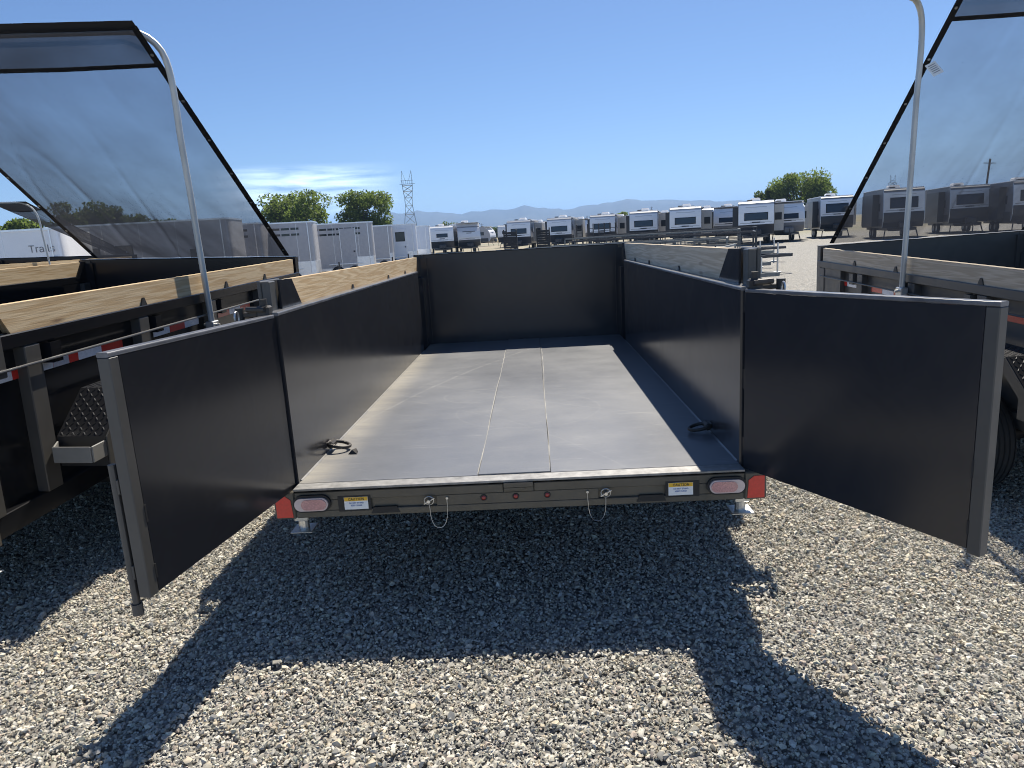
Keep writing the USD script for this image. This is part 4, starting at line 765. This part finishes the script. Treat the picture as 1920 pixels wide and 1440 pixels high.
# ------------------------------------------------------------------ lattice towers and poles
def tower(label, px, d, H, yaw, base=9.0):
    x, y = bearing(px, d); t = thing('lattice_tower', label, 'power tower', euler(yaw), (x, y, float(ground_z(x, y))))
    b = base / 2; waist = .78; lev = [0, .12, .26, .40, .52, .63, .72, .80]
    hw = lambda u: b * (1 - .62 * min(u / .55, 1)) if u < .55 else b * .38 + b * .22 * (u - .55) / .25
    r = .16; legs = []
    for sx in (-1, 1):
        for sy in (-1, 1):
            obj('leg', cat([rod((sx * hw(lev[i]), sy * hw(lev[i]) * .6, lev[i] * H), (sx * hw(lev[i + 1]), sy * hw(lev[i + 1]) * .6, lev[i + 1] * H), r, 5) for i in range(len(lev) - 1)]), TOWER, t)
    br = []
    for i in range(len(lev) - 1):
        a, c = hw(lev[i]), hw(lev[i + 1]); z, zz = lev[i] * H, lev[i + 1] * H
        for sy in (-1, 1):
            br += [rod((-a, sy * a * .6, z), (c, sy * c * .6, zz), .09, 4), rod((a, sy * a * .6, z), (-c, sy * c * .6, zz), .09, 4), rod((-c, sy * c * .6, zz), (c, sy * c * .6, zz), .10, 4)]
        for sx in (-1, 1): br += [rod((sx * a, -a * .6, z), (sx * c, c * .6, zz), .09, 4), rod((sx * a, a * .6, z), (sx * c, -c * .6, zz), .09, 4)]
    obj('bracing', br, TOWER, t)
    top = hw(.8)
    for s in (-1, 1):
        obj('peak', [rod((s * top, 0, .8 * H), (s * top * .92, 0, H), .14, 5), rod((s * top * .3, 0, .86 * H), (s * top * .92, 0, H), .09, 4)], TOWER, t)
    obj('cross_arm', [rod((-top * 1.5, 0, .82 * H), (top * 1.5, 0, .82 * H), .14, 5), rod((-top * 1.2, 0, .87 * H), (top * 1.2, 0, .87 * H), .12, 5)] + [rod((-top * 1.2 + k * top * .4, 0, .82 * H), (-top * 1.0 + k * top * .4, 0, .87 * H), .08, 4) for k in range(6)], TOWER, t)
    return t
tower('tall lattice power tower standing alone above the white trailers', 772, 400, 40, rad(10), base=9.5)
tower('smaller lattice power tower seen through the right tarp left of the bent tube', 1668, 560, 30, rad(25), base=9)
def pole(label, px, d, H, lean=0.0):
    x, y = bearing(px, d); t = thing('utility_pole', label, 'utility pole', euler(0, 0, lean), (x, y, float(ground_z(x, y))))
    obj('shaft', rod((0, 0, 0), (0, 0, H), .15, 10), POLE, t); obj('cross_arm', bar((-1.0, 0, H - .7), (1.0, 0, H - .7), .1, .12), POLE, t)
pole('dark timber utility pole seen through the right tarp', 1838, 120, 9.6, .06)
for px, d, H, lab in ((905, 420, 9, 'thin far pole above the tan gap'), (1000, 420, 9, 'thin far pole right of the black ramps'), (1058, 450, 10, 'thin far pole above the trailer with the beige slide'), (1102, 480, 11, 'thin far pole left of the slatted rack'), (1222, 420, 13, 'thin far pole between two travel trailers')): pole(lab, px, d, H)

# ------------------------------------------------------------------ mountains
def hor(px): return 454 - (px - 870) * .058 - 9.5
ridge = [(-900, 1.0), (-300, 1.2), (100, 1.1), (300, 1.35), (480, 1.3), (600, 1.25), (690, 1.5), (735, 2.35), (756, 2.1), (785, 2.45), (805, 2.2), (850, 2.0), (900, 1.9), (955, 2.05), (985, 2.2), (1010, 1.95), (1032, 1.78), (1075, 1.80), (1110, 2.05), (1150, 2.15), (1190, 2.18), (1250, 2.0), (1290, 1.85), (1340, 1.75), (1400, 1.6), (1480, 1.5), (1600, 1.3), (1900, 1.2), (2400, 1.1), (3000, 1.0)]
HZ = usdkit.material(stage, '/World/Looks/far_slopes', {'g': ('geometry', {}), 'n': ('noise_texture', {'scale': .004, 'detail': 6.0}), 'r': ('rgb_ramp', {'ramp': [(.35, (.025, .04, .045)), (.65, (.05, .065, .065))]}), 'p': ('principled_bsdf', {'roughness': .95})}, [('g.position', 'n.vector'), ('n.fac', 'r.fac'), ('r.color', 'p.base_color')], surface='p.BSDF')
px = np.linspace(-900, 2900, 420); ang = np.interp(px, [a for a, b in ridge], [b for a, b in ridge]); D = 3600.0
jag = (meshkit.fbm(np.stack([px / 28, 0 * px, 0 * px], -1), 4, 2) - .5) * .42; ang = ang + jag
rows = [(2300, 0.0), (2650, .20), (2950, .42), (3250, .72), (3600, 1.0), (4000, .7), (4600, 0.0)]
V = []
for k, (dd, hh) in enumerate(rows):
    pos = np.array([bearing(p, dd) for p in px]); z = hh * np.tan(np.radians(ang)) * D * 1.0
    z = z * (1 + (.35 * (meshkit.fbm(np.stack([px / 20, 0 * px + k, 0 * px], -1), 3, 6) - .5) if 0 < k and hh < 1 else 0)); V.append(np.stack([pos[:, 0], pos[:, 1], z - .6], -1))
V = np.array(V); i = np.arange(V.shape[0] * V.shape[1]).reshape(V.shape[:2]); f = np.stack([i[:-1, :-1], i[:-1, 1:], i[1:, 1:], i[1:, :-1]], -1).reshape(-1, 4)
tag(obj('mountains', (V.reshape(-1, 3), f), HZ, smooth=True), 'blue hazy mountain range along the horizon', 'mountains', kind='structure')

# ------------------------------------------------------------------ haze
AIR = usdkit.material(stage, '/World/Looks/air', {'v': ('principled_volume', {'color': (.36, .60, 1.0), 'density': .00021, 'anisotropy': .15})}, [], volume='v.volume')
hz = obj('haze', box(-9000, 9000, -900, 9000, -2.0, 215), AIR); tag(hz, 'thin pale blue haze over the plain', 'haze', kind='stuff')
